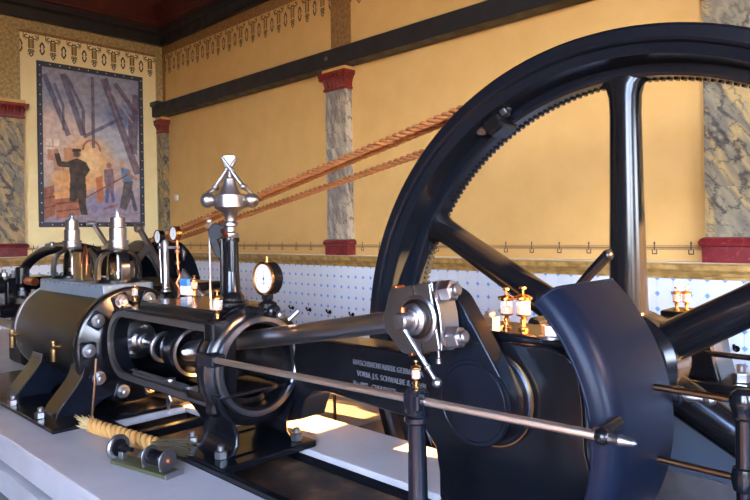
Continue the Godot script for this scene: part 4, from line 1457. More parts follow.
	var L := dv.length()
	var r0 := 0.18
	var r1 := 0.118
	var ang := dv.angle()
	var tilt := acos((r0 - r1) / L)
	var pts := PackedVector2Array()
	for i in 25:
		var a := ang - tilt + 2.0 * tilt * i / 24.0
		pts.append(pc + Vector2(cos(a), sin(a)) * r1)
	for i in 25:
		var a := ang + tilt + (TAU - 2.0 * tilt) * i / 24.0
		pts.append(sc + Vector2(cos(a), sin(a)) * r0)
	prism(s, pts, -2.26, -2.155, Transform3D(), 0.008)
	part(ck, "web", s, M.blueblack)
	s = S()
	lathe(s, [[0.19, -2.30], [0.2, -2.295], [0.2, -2.275], [0.19, -2.268], [0.178, -2.268], [0.178, -2.158], [0.172, -2.15], [0.160, -2.15], [0.157, -2.153], [0.154, -2.15], [0.0, -2.15]], ax(sh, fz), 56)
	part(ck, "boss", s, M.blueblack)
	s = S()
	lathe(s, [[0.2, -2.283], [0.206, -2.283], [0.206, -2.276], [0.2, -2.276]], ax(sh, fz), 56)
	part(ck, "boss_ring", s, M.brass)
	s = S()
	cyl(s, Vector3(pin.x, pin.y, -2.16), Vector3(pin.x, pin.y, -2.0), 0.06, 24)
	part(ck, "crank_pin", s, M.steel)

	# ---------------- splash guard around the crank
	var gu := thing("crank_guard", "curved dark blue-black sheet guard around the crank", "guard", Vector3(-1.04, 0.36, -2.2))
	s = S()
	lathe(s, [[0.69, -2.43], [0.69, -2.04], [0.687, -2.005], [0.676, -1.972], [0.657, -1.953], [0.635, -1.945], [0.615, -1.943], [0.613, -1.946], [0.615, -1.950], [0.635, -1.952], [0.654, -1.960], [0.670, -1.977], [0.680, -2.006], [0.683, -2.04], [0.683, -2.43]], ax(sh, fz), 64, deg_to_rad(-47), deg_to_rad(58))
	part(gu, "sheet", s, M.cover)
	s = S()
	var edge := []
	for i in 41:
		var a := deg_to_rad(47.0 - 105.0 * i / 40.0)
		edge.append(sh + Vector3(cos(a) * 0.614, sin(a) * 0.614, -1.946))
	tube(s, edge, 0.006, 8)
	part(gu, "rolled_edge", s, M.cover)
	s = S()
	var top := []
	for q in [[0.614, -1.946], [0.635, -1.949], [0.656, -1.957], [0.675, -1.976], [0.685, -2.005], [0.687, -2.04], [0.687, -2.43]]:
		top.append(sh + Vector3(cos(deg_to_rad(47)) * q[0], sin(deg_to_rad(47)) * q[0], q[1]))
	tube(s, top, 0.006, 8)
	part(gu, "rolled_edge", s, M.cover)
	s = S()
	bx(s, Vector3(-1.1, 0.36, -2.4), Vector3(-0.98, 0.5, -2.0), 0.01)
	part(gu, "bracket", s, M.black)

func rope_mesh(st: SurfaceTool, path: Array, R: float, pitch: float, step := 0.016) -> void:
	# three laid strands along a polyline
	var curve := Curve3D.new()
	curve.bake_interval = 0.05
	for p in path: curve.add_point(p)
	var L := curve.get_baked_length()
	var n := int(L / step)
	for k in 3:
		var pts := []
		for i in n + 1:
			var o := L * i / n
			var p := curve.sample_baked(o)
			var q := curve.sample_baked(minf(o + 0.01, L))
			var q0 := curve.sample_baked(maxf(o - 0.01, 0.0))
			var t := (q - q0).normalized()
			var a := Vector3.BACK
			if absf(t.dot(a)) > 0.9: a = Vector3.UP
			var u := a.cross(t).normalized()
			var w := t.cross(u)
			var ph := TAU * o / pitch + TAU * k / 3.0
			pts.append(p + (u * cos(ph) + w * sin(ph)) * R * 0.6)
		tube(st, pts, R * 0.44, 7)

func spoke_mesh(st: SurfaceTool, hub: Vector3, a: float) -> void:
	var d := Vector3(cos(a), sin(a), 0)
	var side := Vector3(-sin(a), cos(a), 0)
	var secs := [[0.2, 0.115, 0.09], [0.5, 0.106, 0.08], [1.0, 0.096, 0.072], [1.42, 0.09, 0.068], [1.52, 0.094, 0.07], [1.58, 0.11, 0.075], [1.62, 0.15, 0.08]]
	var seg := 24
	var rings := []
	var nor := []
	for q in secs:
		var ring := []
		var nn := []
		for k in seg:
			var t := TAU * k / seg
			var cx: float = signf(cos(t)) * absf(cos(t))
			var cz: float = signf(sin(t)) * absf(sin(t))
			ring.append(hub + d * q[0] + side * cx * q[1] + Vector3.BACK * cz * q[2])
			nn.append((side * cos(t) * q[2] + Vector3.BACK * sin(t) * q[1]).normalized())
		rings.append(ring)
		nor.append(nn)
	for i in secs.size() - 1:
		for k in seg:
			var k2 := (k + 1) % seg
			tri(st, rings[i][k], rings[i][k2], rings[i + 1][k2], nor[i][k], nor[i][k2], nor[i + 1][k2])
			tri(st, rings[i][k], rings[i + 1][k2], rings[i + 1][k], nor[i][k], nor[i + 1][k2], nor[i + 1][k])

func build_flywheel() -> void:
	var fz := Vector3.BACK
	var H := Vector3(-1.585, 0.885, 0)
	var fw := thing("flywheel", "huge black six-spoked flywheel grooved for drive ropes", "flywheel", Vector3(-1.585, -0.955, -3.7))
	var prof := [[1.759, -3.86], [1.841, -3.86], [1.841, -3.85]]
	for k in 4:
		var z := -3.80 + k * 0.105
		prof.append([1.835, z - 0.045])
		prof.append([1.724, z - 0.026])
		prof.append([1.704, z])
		prof.append([1.724, z + 0.026])
		prof.append([1.835, z + 0.045])
	prof.append_array([[1.841, -3.435], [1.841, -3.415], [1.825, -3.40], [1.769, -3.40], [1.756, -3.408], [1.746, -3.43], [1.693, -3.45], [1.683, -3.52], [1.678, -3.60], [1.673, -3.612], [1.627, -3.612], [1.610, -3.625], [1.610, -3.76], [1.627, -3.775], [1.673, -3.775], [1.683, -3.79], [1.724, -3.85], [1.759, -3.86]])
	var s := S()
	lathe(s, prof, ax(H, fz), 144)
	var rim := part(fw, "rim", s, M.blueblack)
	s = S()
	for i in 260:
		var a := TAU * i / 260.0
		var d := Vector3(cos(a), sin(a), 0)
		var sd := Vector3(-sin(a), cos(a), 0)
		bx(s, Vector3(1.599, -0.009, -3.765), Vector3(1.622, 0.009, -3.715), 0.0, Transform3D(Basis(d, sd, Vector3.BACK), H))
	var teeth := part(rim, "barring_teeth", s, M.blueblack)
	teeth.set_meta("kind", "stuff")
	for i in 6:
		s = S()
		spoke_mesh(s, H + Vector3(0, 0, -3.69), PI / 2 + i * PI / 3)
		part(fw, "spoke", s, M.black)
	s = S()
	lathe(s, [[0.1, -3.95], [0.24, -3.95], [0.26, -3.93], [0.26, -3.82], [0.30, -3.78], [0.30, -3.60], [0.26, -3.56], [0.26, -3.45], [0.24, -3.43], [0.1, -3.43]], ax(H, fz), 48)
	part(fw, "hub", s, M.black)
	s = S()
	cyl(s, H + Vector3(0, 0.02, -4.85), H + Vector3(0, 0.02, -2.3), 0.1, 28)
	part(fw, "shaft", s, M.darksteel)
	# bolted joint of the split rim
	for a0 in [118.5, 298.5]:
		var a := deg_to_rad(a0)
		var d := Vector3(cos(a), sin(a), 0)
		var sd := Vector3(-sin(a), cos(a), 0)
		var xf := Transform3D(Basis(d, sd, Vector3.BACK), H)
		s = S()
		bx(s, Vector3(1.582, -0.075, -3.70), Vector3(1.704, 0.075, -3.48), 0.03, xf)
		var jb := part(fw, "joint_lug", s, M.black)
		for k in [-1.0, 1.0]:
			s = S()
			hexnut(s, xf * Vector3(1.678, 0.075 * k, -3.54), sd * k, 0.042, 0.045, 0.02)
			part(jb, "nut", s, M.darksteel)

	# ---------------- drive ropes and the pulley they turn
	var C2 := Vector3(-7.2, 0.92, 0)
	var r1 := 1.736
	var r2 := 0.625
	var names := ["upper brown hemp drive rope, one of two running side by side", "upper brown hemp drive rope, one of two running side by side", "single lower brown hemp drive rope further from the engine"]
	var zs := [-3.485, -3.59, -3.78]
	for k in 3:
		var dvec := Vector2(C2.x - H.x, C2.y - H.y)
		var n := dvec.angle() - acos((r1 - r2) / dvec.length())
		if n < 0.0: n += TAU
		var z: float = zs[k]
		var path := []
		for i in 8:
			var a := lerpf(deg_to_rad(20), n, i / 7.0)
			path.append(Vector3(H.x + cos(a) * r1, H.y + sin(a) * r1, z))
		for i in 8:
			var a := lerpf(n, n + 1.3, i / 7.0)
			path.append(Vector3(C2.x + cos(a) * r2, C2.y + sin(a) * r2, z))
		if k == 2:
			path = [Vector3(-2.45, 2.372, z), Vector3(-4.0, 2.108, z), Vector3(-5.5, 1.853, z), Vector3(-7.1, 1.581, z), Vector3(-7.45, 1.48, z), Vector3(-7.75, 1.24, z)]
		s = S()
		rope_mesh(s, path, 0.03, 0.2)
		solo("drive_rope", s, M.rope, names[k], "rope", "hemp ropes from flywheel to driven pulley")
	var dp := thing("driven_pulley", "dark grooved rope pulley partly hidden behind the cylinder valve gear", "pulley", Vector3(-7.2, 0.1, -3.7))
	prof = [[0.55, -3.86], [0.66, -3.86]]
	for k in 4:
		var z := -3.80 + k * 0.105
		prof.append([0.68, z - 0.05])
		prof.append([0.62, z - 0.02])
		prof.append([0.605, z])
		prof.append([0.62, z + 0.02])
		prof.append([0.68, z + 0.05])
	prof.append_array([[0.66, -3.42], [0.55, -3.42], [0.54, -3.45], [0.54, -3.82], [0.55, -3.86]])
	s = S()
	lathe(s, prof, ax(C2, fz), 72)
	part(dp, "grooved_rim", s, M.blueblack)
	s = S()
	lathe(s, [[0.0, -3.76], [0.56, -3.76], [0.56, -3.70], [0.0, -3.70]], ax(C2, fz), 40)
	lathe(s, [[0.0, -3.9], [0.14, -3.9], [0.14, -3.5], [0.0, -3.5]], ax(C2, fz), 28)
	part(dp, "web", s, M.blueblack)
	s = S()
	cyl(s, C2 + Vector3(0, 0, -4.5), C2 + Vector3(0, 0, -3.1), 0.07, 20)
	part(dp, "shaft", s, M.darksteel)
	for z in [-4.45, -3.22]:
		s = S()
		prism(s, v2([[-7.5, 0.1], [-6.9, 0.1], [-7.05, 0.9], [-7.1, 1.06], [-7.3, 1.06], [-7.35, 0.9]]), z - 0.08, z + 0.08, Transform3D(), 0.02)
		part(dp, "pedestal", s, M.black)

	# ---------------- outboard bearing beyond the wheel
	var ob := thing("outboard_bearing", "black shaft bearing on a slate-grey block behind the flywheel", "bearing", Vector3(-1.5, 0.1, -4.55))
	s = S()
	bx(s, Vector3(-2.2, -1.2, -5.0), Vector3(-0.55, 0.62, -4.27), 0.01)
	part(ob, "masonry_block", s, M.slate)
	s = S()
	bx(s, Vector3(-2.0, 0.62, -4.75), Vector3(-1.1, 0.69, -4.3), 0.015)
	prism(s, v2([[-1.85, 0.68], [-1.3, 0.68], [-1.33, 0.8], [-1.36, 1.0], [-1.45, 1.06], [-1.7, 1.06], [-1.78, 1.0], [-1.82, 0.8]]), -4.7, -4.36, Transform3D(), 0.02)
	part(ob, "housing", s, M.black)
	s = S()
	bx(s, Vector3(-1.68, 1.05, -4.66), Vector3(-1.46, 1.10, -4.40), 0.01)
	part(ob, "cap", s, M.black)
	for x in [-1.95, -1.2]:
		s = S()
		hexnut(s, Vector3(x, 0.69, -4.42), Vector3.UP, 0.05, 0.06, 0.05)
		part(ob, "nut", s, M.steel)
	s = S()
	tube(s, [Vector3(-1.38, 0.86, -4.34), Vector3(-0.3, 0.86, -4.34)], 0.018, 10)
	part(ob, "guard_bar", s, M.black)

	# ---------------- turning lever behind the crank guard
	var lv := thing("turning_lever", "short black lever handle rising behind the crank guard", "lever", Vector3(-1.55, 1.2, -2.9))
	s = S()
	tube(s, [Vector3(-1.62, 1.22, -2.9), Vector3(-1.42, 1.445, -2.9), Vector3(-1.345, 1.52, -2.9)], [0.02, 0.024, 0.026], 14)
	ball(s, Vector3(-1.34, 1.525, -2.9), 0.027, 12)
	part(lv, "handle", s, M.black)
	s = S()
	cyl(s, Vector3(-1.62, 1.2, -2.95), Vector3(-1.62, 1.2, -2.71), 0.035, 14, 0.005)
	part(lv, "pivot", s, M.black)

# ---------------------------------------------------------------- oil cup, base at the origin, h about 0.18
func oil_cup(label: String, at: Vector3, level: float, scale: float, grp: String) -> Node3D:
	var t := thing("oil_cup", label, "oil cup", at, grp)
	base_of.erase(t)
	var I := Transform3D(Basis().scaled(Vector3(scale, scale, scale)), Vector3.ZERO)
	var s := S()
	lathe(s, [[0.0, 0.0], [0.02, 0.0], [0.022, 0.004], [0.022, 0.012], [0.01, 0.018], [0.009, 0.03], [0.014, 0.034], [0.014, 0.046], [0.01, 0.05], [0.012, 0.056], [0.028, 0.062], [0.03, 0.068], [0.0, 0.07]], I, 20)
	part(t, "brass_foot", s, M.brass)
	if level > 0.0:
		s = S()
		lathe(s, [[0.0, 0.07], [0.0255, 0.07], [0.0255, 0.07 + 0.058 * level], [0.0, 0.07 + 0.058 * level]], I, 20)
		part(t, "oil", s, M.oil, "amber oil")
	s = S()
	lathe(s, [[0.029, 0.066], [0.029, 0.128], [0.027, 0.128], [0.027, 0.066]], I, 24)
	part(t, "glass", s, M.glass, "clear glass reservoir")
	s = S()
	lathe(s, [[0.0, 0.126], [0.031, 0.126], [0.034, 0.13], [0.034, 0.138], [0.022, 0.146], [0.01, 0.148], [0.008, 0.15], [0.0, 0.15]], I, 20)
	cyl(s, I * Vector3(-0.04, 0.136, 0), I * Vector3(0.04, 0.136, 0), 0.006 * scale, 8)
	part(t, "cap", s, M.brass)
	s = S()
	cyl(s, I * Vector3(0, 0.06, 0), I * Vector3(0, 0.172, 0), 0.005 * scale, 8)
	lathe(s, [[0.0, 0.17], [0.014, 0.17], [0.016, 0.174], [0.014, 0.18], [0.0, 0.181]], I, 14)
	part(t, "needle", s, M.brass)
	return t

func gauge(label: String, c: Vector3, r: float, depth: float, rim_mat: Material, body: Material, dir := Vector3.BACK) -> Node3D:
	var t := thing("pressure_gauge", label, "gauge", c - Vector3(0, r, 0))
	var xf := ax(c - dir * depth, dir)
	var s := S()
	lathe(s, [[0.0, 0.0], [r * 0.92, 0.0], [r, depth * 0.12], [r, depth * 0.85]], xf, 36)
	part(t, "case", s, body)
	s = S()
	lathe(s, [[r, depth * 0.82], [r * 1.03, depth * 0.86], [r * 1.03, depth * 1.02], [r * 0.97, depth * 1.06], [r * 0.88, depth * 1.0], [r * 0.87, depth * 0.95]], xf, 36)
	part(t, "bezel", s, rim_mat)
	s = S()
	var f := r * 0.9
	var o := c - dir * depth * 0.06
	var right := Vector3.UP.cross(dir).normalized()
	for i in 32:
		var a0 := TAU * i / 32.0
		var a1 := TAU * (i + 1) / 32.0
		var p0 := o + (right * cos(a0) + Vector3.UP * sin(a0)) * f
		var p1 := o + (right * cos(a1) + Vector3.UP * sin(a1)) * f
		tri(s, o, p0, p1, dir, dir, dir, Vector2(0.5, 0.5), Vector2(0.5 + 0.48 * cos(a0), 0.5 - 0.48 * sin(a0)), Vector2(0.5 + 0.48 * cos(a1), 0.5 - 0.48 * sin(a1)))
	part(t, "dial", s, M.dial, "white dial with black scale marks")
	return t

func build_fittings() -> void:
	var AZ := -2.07
	var s := S()
	# ---------------- oil cups
	oil_cup("paired glass oil cup on the main bearing, beside the steel cap nut", Vector3(-1.60, 1.213, -2.45), 0.5, 1.0, "oil cups")
	oil_cup("paired glass oil cup on the main bearing, close to the crank guard", Vector3(-1.515, 1.213, -2.45), 0.6, 1.05, "oil cups")
	oil_cup("clear glass oil cup without oil above the bore of the engine guide", Vector3(-2.985, 1.193, -1.85), 0.12, 0.92, "oil cups")
	oil_cup("orange-filled oil cup on the guide trunk behind the thin link rod", Vector3(-3.93, 1.235, -2.26), 0.9, 0.8, "oil cups")
	oil_cup("small grey glass oiler on top of the cylinder flange", Vector3(-4.30, 1.195, -2.02), 0.0, 0.7, "oil cups")
	oil_cup("amber oil cup standing on the rail column in front of the connecting rod", Vector3(-1.585, 1.067, -1.82), 0.75, 0.58, "oil cups")
	oil_cup("small amber oil cup, one of a pair on the bearing behind the flywheel", Vector3(-1.60, 1.10, -4.48), 0.8, 0.85, "oil cups")
	oil_cup("small amber oil cup, one of a pair on the bearing behind the flywheel", Vector3(-1.545, 1.10, -4.5), 0.8, 0.85, "oil cups")

	# ---------------- governor
	var gx := -3.19
	var gv := thing("flyball_governor", "polished flyball governor on a black column above the engine frame", "governor", Vector3(gx, 1.275, AZ))
	s = S()
	lathe(s, [[0.0, 1.27], [0.075, 1.27], [0.075, 1.29], [0.06, 1.31], [0.052, 1.33], [0.046, 1.45], [0.043, 1.60], [0.05, 1.61], [0.05, 1.63], [0.0, 1.635]], Transform3D(Basis(), Vector3(gx, 0, AZ)), 28)
	cyl(s, Vector3(gx - 0.02, 1.28, AZ + 0.045), Vector3(gx - 0.02, 1.62, AZ + 0.045), 0.012, 10)
	part(gv, "column", s, M.black)
	s = S()
	cyl(s, Vector3(gx + 0.045, 1.44, AZ + 0.02), Vector3(gx + 0.045, 1.62, AZ + 0.02), 0.024, 14, 0.004)
	part(gv, "dashpot", s, M.blueblack)
	# bracket ear on the image-left side of the column
	var R := Vector3(0.713, 0, -0.701)
	s = S()
	var ear := Transform3D(Basis(R, Vector3.UP, R.cross(Vector3.UP)), Vector3(gx, 0, AZ))
	prism(s, v2([[-0.03, 1.70], [-0.085, 1.715], [-0.125, 1.68], [-0.115, 1.60], [-0.085, 1.53], [-0.04, 1.485], [-0.03, 1.53], [-0.055, 1.57], [-0.07, 1.62], [-0.03, 1.64]]), -0.02, 0.02, ear, 0.006)
	part(gv, "bracket", s, M.matte)
	s = S()
	lathe(s, [[0.0, 1.63], [0.04, 1.63], [0.045, 1.64], [0.045, 1.655], [0.03, 1.665], [0.03, 1.69], [0.042, 1.70], [0.042, 1.715], [0.03, 1.725], [0.032, 1.75], [0.045, 1.775], [0.068, 1.79], [0.085, 1.80], [0.088, 1.805], [0.088, 1.872], [0.084, 1.878], [0.062, 1.88], [0.052, 1.90], [0.042, 1.925], [0.034, 1.945], [0.032, 1.965], [0.02, 1.97], [0.013, 1.975], [0.011, 2.05], [0.0, 2.05]], Transform3D(Basis(), Vector3(gx, 0, AZ)), 40)
	part(gv, "centre_weight", s, M.bright)
	s = S()
	for sg in [-1.0, 1.0]:
		var sd: Vector3 = R * sg
		if sg > 0.0: s = S()
		else: prism(s, v2([[-0.045, 2.08], [-0.03, 2.10], [0.03, 2.10], [0.045, 2.08], [0.02, 2.035], [-0.02, 2.035]]), -0.016, 0.016, Transform3D(Basis(R, Vector3.UP, R.cross(Vector3.UP)), Vector3(gx, 0, AZ)), 0.004)
		for fs in [-1.0, 1.0]:
			var f: Vector3 = Vector3(0.70, 0, 0.71) * (0.024 + 0.004 * sg) * fs
			tube(s, [Vector3(gx, 2.085, AZ) - sd * 0.034 + f, Vector3(gx, 2.02, AZ) + sd * 0.012 + f, Vector3(gx, 1.99, AZ) + sd * 0.03 + f, Vector3(gx, 1.925, AZ) + sd * 0.078 + f], 0.0095, 8)
			ball(s, Vector3(gx, 2.02, AZ) + sd * 0.012 + f, 0.015, 10)
			ball(s, Vector3(gx, 1.92, AZ) + sd * 0.08 + f, 0.017, 10)
		part(gv, "arm", s, M.bright)
	for sg in [-1.0, 1.0]:
		s = S()
		var sd: Vector3 = (R * 0.95 + Vector3(-0.2, 0, -0.22) * 1.0).normalized() * sg
		var c := Vector3(gx, 1.845, AZ) + sd * 0.122
		ball(s, c, 0.044, 24)
		tube(s, [c + Vector3(0, 0.04, 0), Vector3(gx, 1.92, AZ) + R * sg * 0.078], 0.011, 8)
		part(gv, "ball", s, M.bright)
	s = S()
	tube(s, [Vector3(gx, 1.64, AZ + 0.02), Vector3(gx, 1.67, AZ + 0.05), Vector3(gx + 0.03, 1.64, AZ + 0.05)], 0.014, 8)
	part(gv, "copper_link", s, M.copper)

	# link rod beside the governor
	var lr := thing("governor_link_rod", "thin upright steel rod with a pivot joined to the governor bracket", "rod", Vector3(-3.63, 1.245, -2.2))
	s = S()
	cyl(s, Vector3(-3.63, 1.24, -2.2), Vector3(-3.63, 1.72, -2.2), 0.007, 8)
	part(lr, "rod", s, M.worn)
	s = S()
	ball(s, Vector3(-3.63, 1.735, -2.2), 0.02, 12)
	cyl(s, Vector3(-3.63, 1.70, -2.2), Vector3(-3.63, 1.71, -2.2), 0.018, 12)
	bar(s, Vector3(-3.63, 1.70, -2.18), Vector3(-3.30, 1.70, -2.1), 0.02, 0.02)
	part(lr, "pivot", s, M.steel)

	# ---------------- gauges
	var g := gauge("large black-cased pressure gauge with a white dial above the bore", Vector3(-2.845, 1.412, AZ + 0.03), 0.088, 0.075, M.brass, M.black)
	s = S()
	lathe(s, [[0.0, 1.245], [0.05, 1.245], [0.05, 1.28], [0.03, 1.29], [0.022, 1.30], [0.022, 1.34]], Transform3D(Basis(), Vector3(-2.845, 0, AZ)), 16)
	bx(s, Vector3(-2.875, 1.30, AZ - 0.02), Vector3(-2.815, 1.335, AZ + 0.02), 0.005)
	part(g, "neck", s, M.black)
	s = S()
	bx(s, Vector3(-3.0, 1.225, AZ - 0.05), Vector3(-2.80, 1.26, AZ + 0.05), 0.012)
	cyl(s, Vector3(-2.86, 1.24, AZ + 0.0), Vector3(-2.77, 1.24, AZ + 0.0), 0.035, 18, 0.008)
	part(g, "valve_block", s, M.black)
	s = S()
	cyl(s, Vector3(-2.75, 1.225, AZ), Vector3(-2.72, 1.225, AZ), 0.02, 12, 0.004)
	tube(s, [Vector3(-2.72, 1.225, AZ), Vector3(-2.68, 1.225, AZ)], 0.008, 8)
	tube(s, [Vector3(-2.69, 1.20, AZ - 0.02), Vector3(-2.66, 1.245, AZ - 0.06)], 0.012, 8)
	part(g, "tap", s, M.steel)
	s = S()
	cyl(s, Vector3(-2.845, 1.50, AZ), Vector3(-2.845, 1.53, AZ), 0.006, 8)
	part(g, "pointer_knob", s, M.brass)
	var g2 := gauge("small black-rimmed gauge on the steel stand behind the cylinder", Vector3(-4.50, 1.64, -2.29), 0.05, 0.045, M.black, M.black)
	s = S()
	tube(s, [Vector3(-4.5, 1.59, -2.31), Vector3(-4.5, 1.5, -2.31), Vector3(-4.48, 1.3, -2.31)], 0.006, 8)
	part(g2, "pipe", s, M.steel)
	var g3 := gauge("small brass-rimmed gauge on a copper pipe behind the cylinder", Vector3(-4.265, 1.662, -2.29), 0.052, 0.045, M.brass, M.brass)
	s = S()
	tube(s, [Vector3(-4.24, 1.615, -2.31), Vector3(-4.24, 1.5, -2.31), Vector3(-4.23, 1.4, -2.31)], 0.009, 8)
	for y in [1.52, 1.44]: cyl(s, Vector3(-4.24, y, -2.31), Vector3(-4.24, y + 0.025, -2.31), 0.018, 10, 0.003)
	tube(s, [Vector3(-4.23, 1.40, -2.31), Vector3(-4.19, 1.36, -2.3), Vector3(-4.24, 1.31, -2.3), Vector3(-4.19, 1.27, -2.3), Vector3(-4.23, 1.24, -2.3)], 0.011, 8)
	part(g3, "copper_pipe", s, M.copper)
	s = S()
	tube(s, [Vector3(-4.17, 1.57, -2.31), Vector3(-4.15, 1.52, -2.31), Vector3(-4.16, 1.47, -2.31)], [0.01, 0.018, 0.008], 8)
	part(g3, "tap_handle", s, M.black)
	var gs := thing("gauge_stand", "polished upright steel post carrying the two small gauges", "stand", Vector3(-4.36, 1.245, -2.3))
	s = S()
	lathe(s, [[0.0, 1.245], [0.035, 1.245], [0.035, 1.26], [0.026, 1.27], [0.024, 1.60], [0.018, 1.615], [0.0, 1.618]], Transform3D(Basis(), Vector3(-4.36, 0, -2.28)), 20)
	part(gs, "post", s, M.bright)
	s = S()
	bx(s, Vector3(-4.50, 1.553, -2.32), Vector3(-4.22, 1.572, -2.29), 0.004)
	part(gs, "crossbar", s, M.steel)
	# ---------------- valve levers behind the trunk
	var vl := thing("valve_lever", "slanted blue-grey flat steel lever behind the cylinder head", "lever", Vector3(-4.55, 1.2, -2.36))
	s = S()
	bar(s, Vector3(-4.93, 1.71, -2.36), Vector3(-4.33, 1.2, -2.36), 0.055, 0.02)
	cyl(s, Vector3(-4.93, 1.71, -2.39), Vector3(-4.93, 1.71, -2.33), 0.034, 16, 0.004)
	part(vl, "arm", s, M.worn)
	s = S()
	bar(s, Vector3(-4.95, 1.42, -2.32), Vector3(-4.72, 1.56, -2.32), 0.06, 0.02)
	bar(s, Vector3(-4.94, 1.30, -2.32), Vector3(-4.98, 1.45, -2.32), 0.05, 0.02)
	part(vl, "short_link", s, M.bright)
	var vk := thing("guide_lever", "bright slanted flat bar between the gauge pipe and oil cup", "lever", Vector3(-4.1, 1.2, -2.34))
	s = S()
	bar(s, Vector3(-4.27, 1.38, -2.36), Vector3(-4.0, 1.21, -2.36), 0.075, 0.02)
	part(vk, "bar", s, M.steel)

	# ---------------- front rail on its column
	var ry := 1.035
	var rz := -1.82
	var fr := thing("front_handrail", "long horizontal steel rail running from the bore bracket to the crank guard", "handrail", Vector3(-1.8, ry, rz))
	s = S()
	cyl(s, Vector3(-2.95, 1.018, -1.755), Vector3(-0.885, 1.026, -1.86), 0.015, 16)
	part(fr, "bar", s, M.rail, "warm polished steel rail")
	s = S()
	ball(s, Vector3(-0.885, 1.026, -1.86), 0.026, 16)
	cyl(s, Vector3(-0.90, 1.03, -1.86), Vector3(-0.90, 1.035, -2.0), 0.022, 14)
	part(fr, "end_joint", s, M.black)
	s = S()
	lathe(s, [[0.0, 0.0], [0.014, 0.0], [0.012, 0.02], [0.018, 0.035], [0.013, 0.055], [0.009, 0.075], [0.0, 0.085]], ax(Vector3(-0.865, 1.026, -1.86), Vector3.RIGHT), 14)
	part(fr, "finial", s, M.bright)
	var fc := thing("rail_column", "dark blue-black round column carrying the front rail", "column", Vector3(-1.585, 0.47, rz))
	s = S()
	lathe(s, [[0.0, 0.47], [0.075, 0.475], [0.075, 0.50], [0.05, 0.52], [0.038, 0.56], [0.033, 0.925], [0.036, 0.94], [0.047, 0.947], [0.047, 0.963], [0.036, 0.97], [0.0, 0.97]], Transform3D(Basis(), Vector3(-1.585, 0, rz)), 28)
	part(fc, "shaft", s, M.blueblack)
	s = S()
	lathe(s, [[0.0, 0.965], [0.036, 0.965], [0.042, 0.98], [0.042, 1.055], [0.036, 1.065], [0.0, 1.068]], Transform3D(Basis(), Vector3(-1.585, 0, rz)), 28)
	bx(s, Vector3(-1.625, 0.985, rz - 0.04), Vector3(-1.545, 1.06, rz + 0.04), 0.012)
	part(fc, "head", s, M.blueblack)

	# ---------------- rear railing beyond the crank guard
	var rr := thing("rear_railing", "short black railing post with two brass rails behind the crank guard", "railing", Vector3(-0.62, 0.36, -2.3))
	s = S()
	lathe(s, [[0.0, 0.36], [0.06, 0.36], [0.06, 0.38], [0.025, 0.41], [0.025, 0.8], [0.034, 0.805], [0.04, 0.84], [0.034, 0.875], [0.025, 0.88], [0.025, 1.03], [0.034, 1.04], [0.034, 1.055], [0.04, 1.07], [0.043, 1.09], [0.036, 1.115], [0.018, 1.13], [0.0, 1.132]], Transform3D(Basis(), Vector3(-0.62, 0, -2.3)), 24)
	part(rr, "post", s, M.black)
	for y in [1.09, 0.84]:
		s = S()
		cyl(s, Vector3(-1.0, y + 0.003, -2.3), Vector3(-0.64, y, -2.3), 0.012, 10)
		cyl(s, Vector3(-0.62, y, -2.3), Vector3(0.3, y, -2.3), 0.009, 10)
		part(rr, "rail", s, M.bronze)
	s = S()
	cyl(s, Vector3(-0.63, 0.85, -2.34), Vector3(-0.63, 1.08, -2.34), 0.006, 8)
	part(rr, "brass_strip", s, M.brass)
	var lu := thing("oil_pump_handle", "bright steel handle tip sticking out behind the crank guard", "handle", Vector3(-0.85, 1.03, -2.44))
	s = S()
	lathe(s, [[0.0, -0.12], [0.034, -0.12], [0.034, 0.0], [0.02, 0.01], [0.016, 0.02]], ax(Vector3(-0.87, 1.035, -2.47), Vector3.RIGHT), 16)
	part(lu, "barrel", s, M.blueblack)
	s = S()
	lathe(s, [[0.0, 0.0], [0.016, 0.0], [0.02, 0.02], [0.012, 0.05], [0.01, 0.07], [0.018, 0.08], [0.02, 0.095], [0.012, 0.11], [0.0, 0.112]], ax(Vector3(-0.865, 1.035, -2.47), Vector3.RIGHT), 14)
	part(lu, "tip", s, M.bright)
	# railing around the wheel pit (far side of the plinth)
	var pr := thing("pit_railing", "thin dark railing between plinth and wheel pit", "railing", Vector3(-3.4, 0.1, -3.05))
	for x in [-4.6, -3.42]:
		s = S()
		cyl(s, Vector3(x, 0.1, -3.05), Vector3(x, 0.62, -3.05), 0.012, 10)
		part(pr, "post", s, M.black)
	s = S()
	cyl(s, Vector3(-4.6, 0.62, -3.05), Vector3(-2.6, 0.62, -3.05), 0.012, 10)
	part(pr, "top_rail", s, M.black)

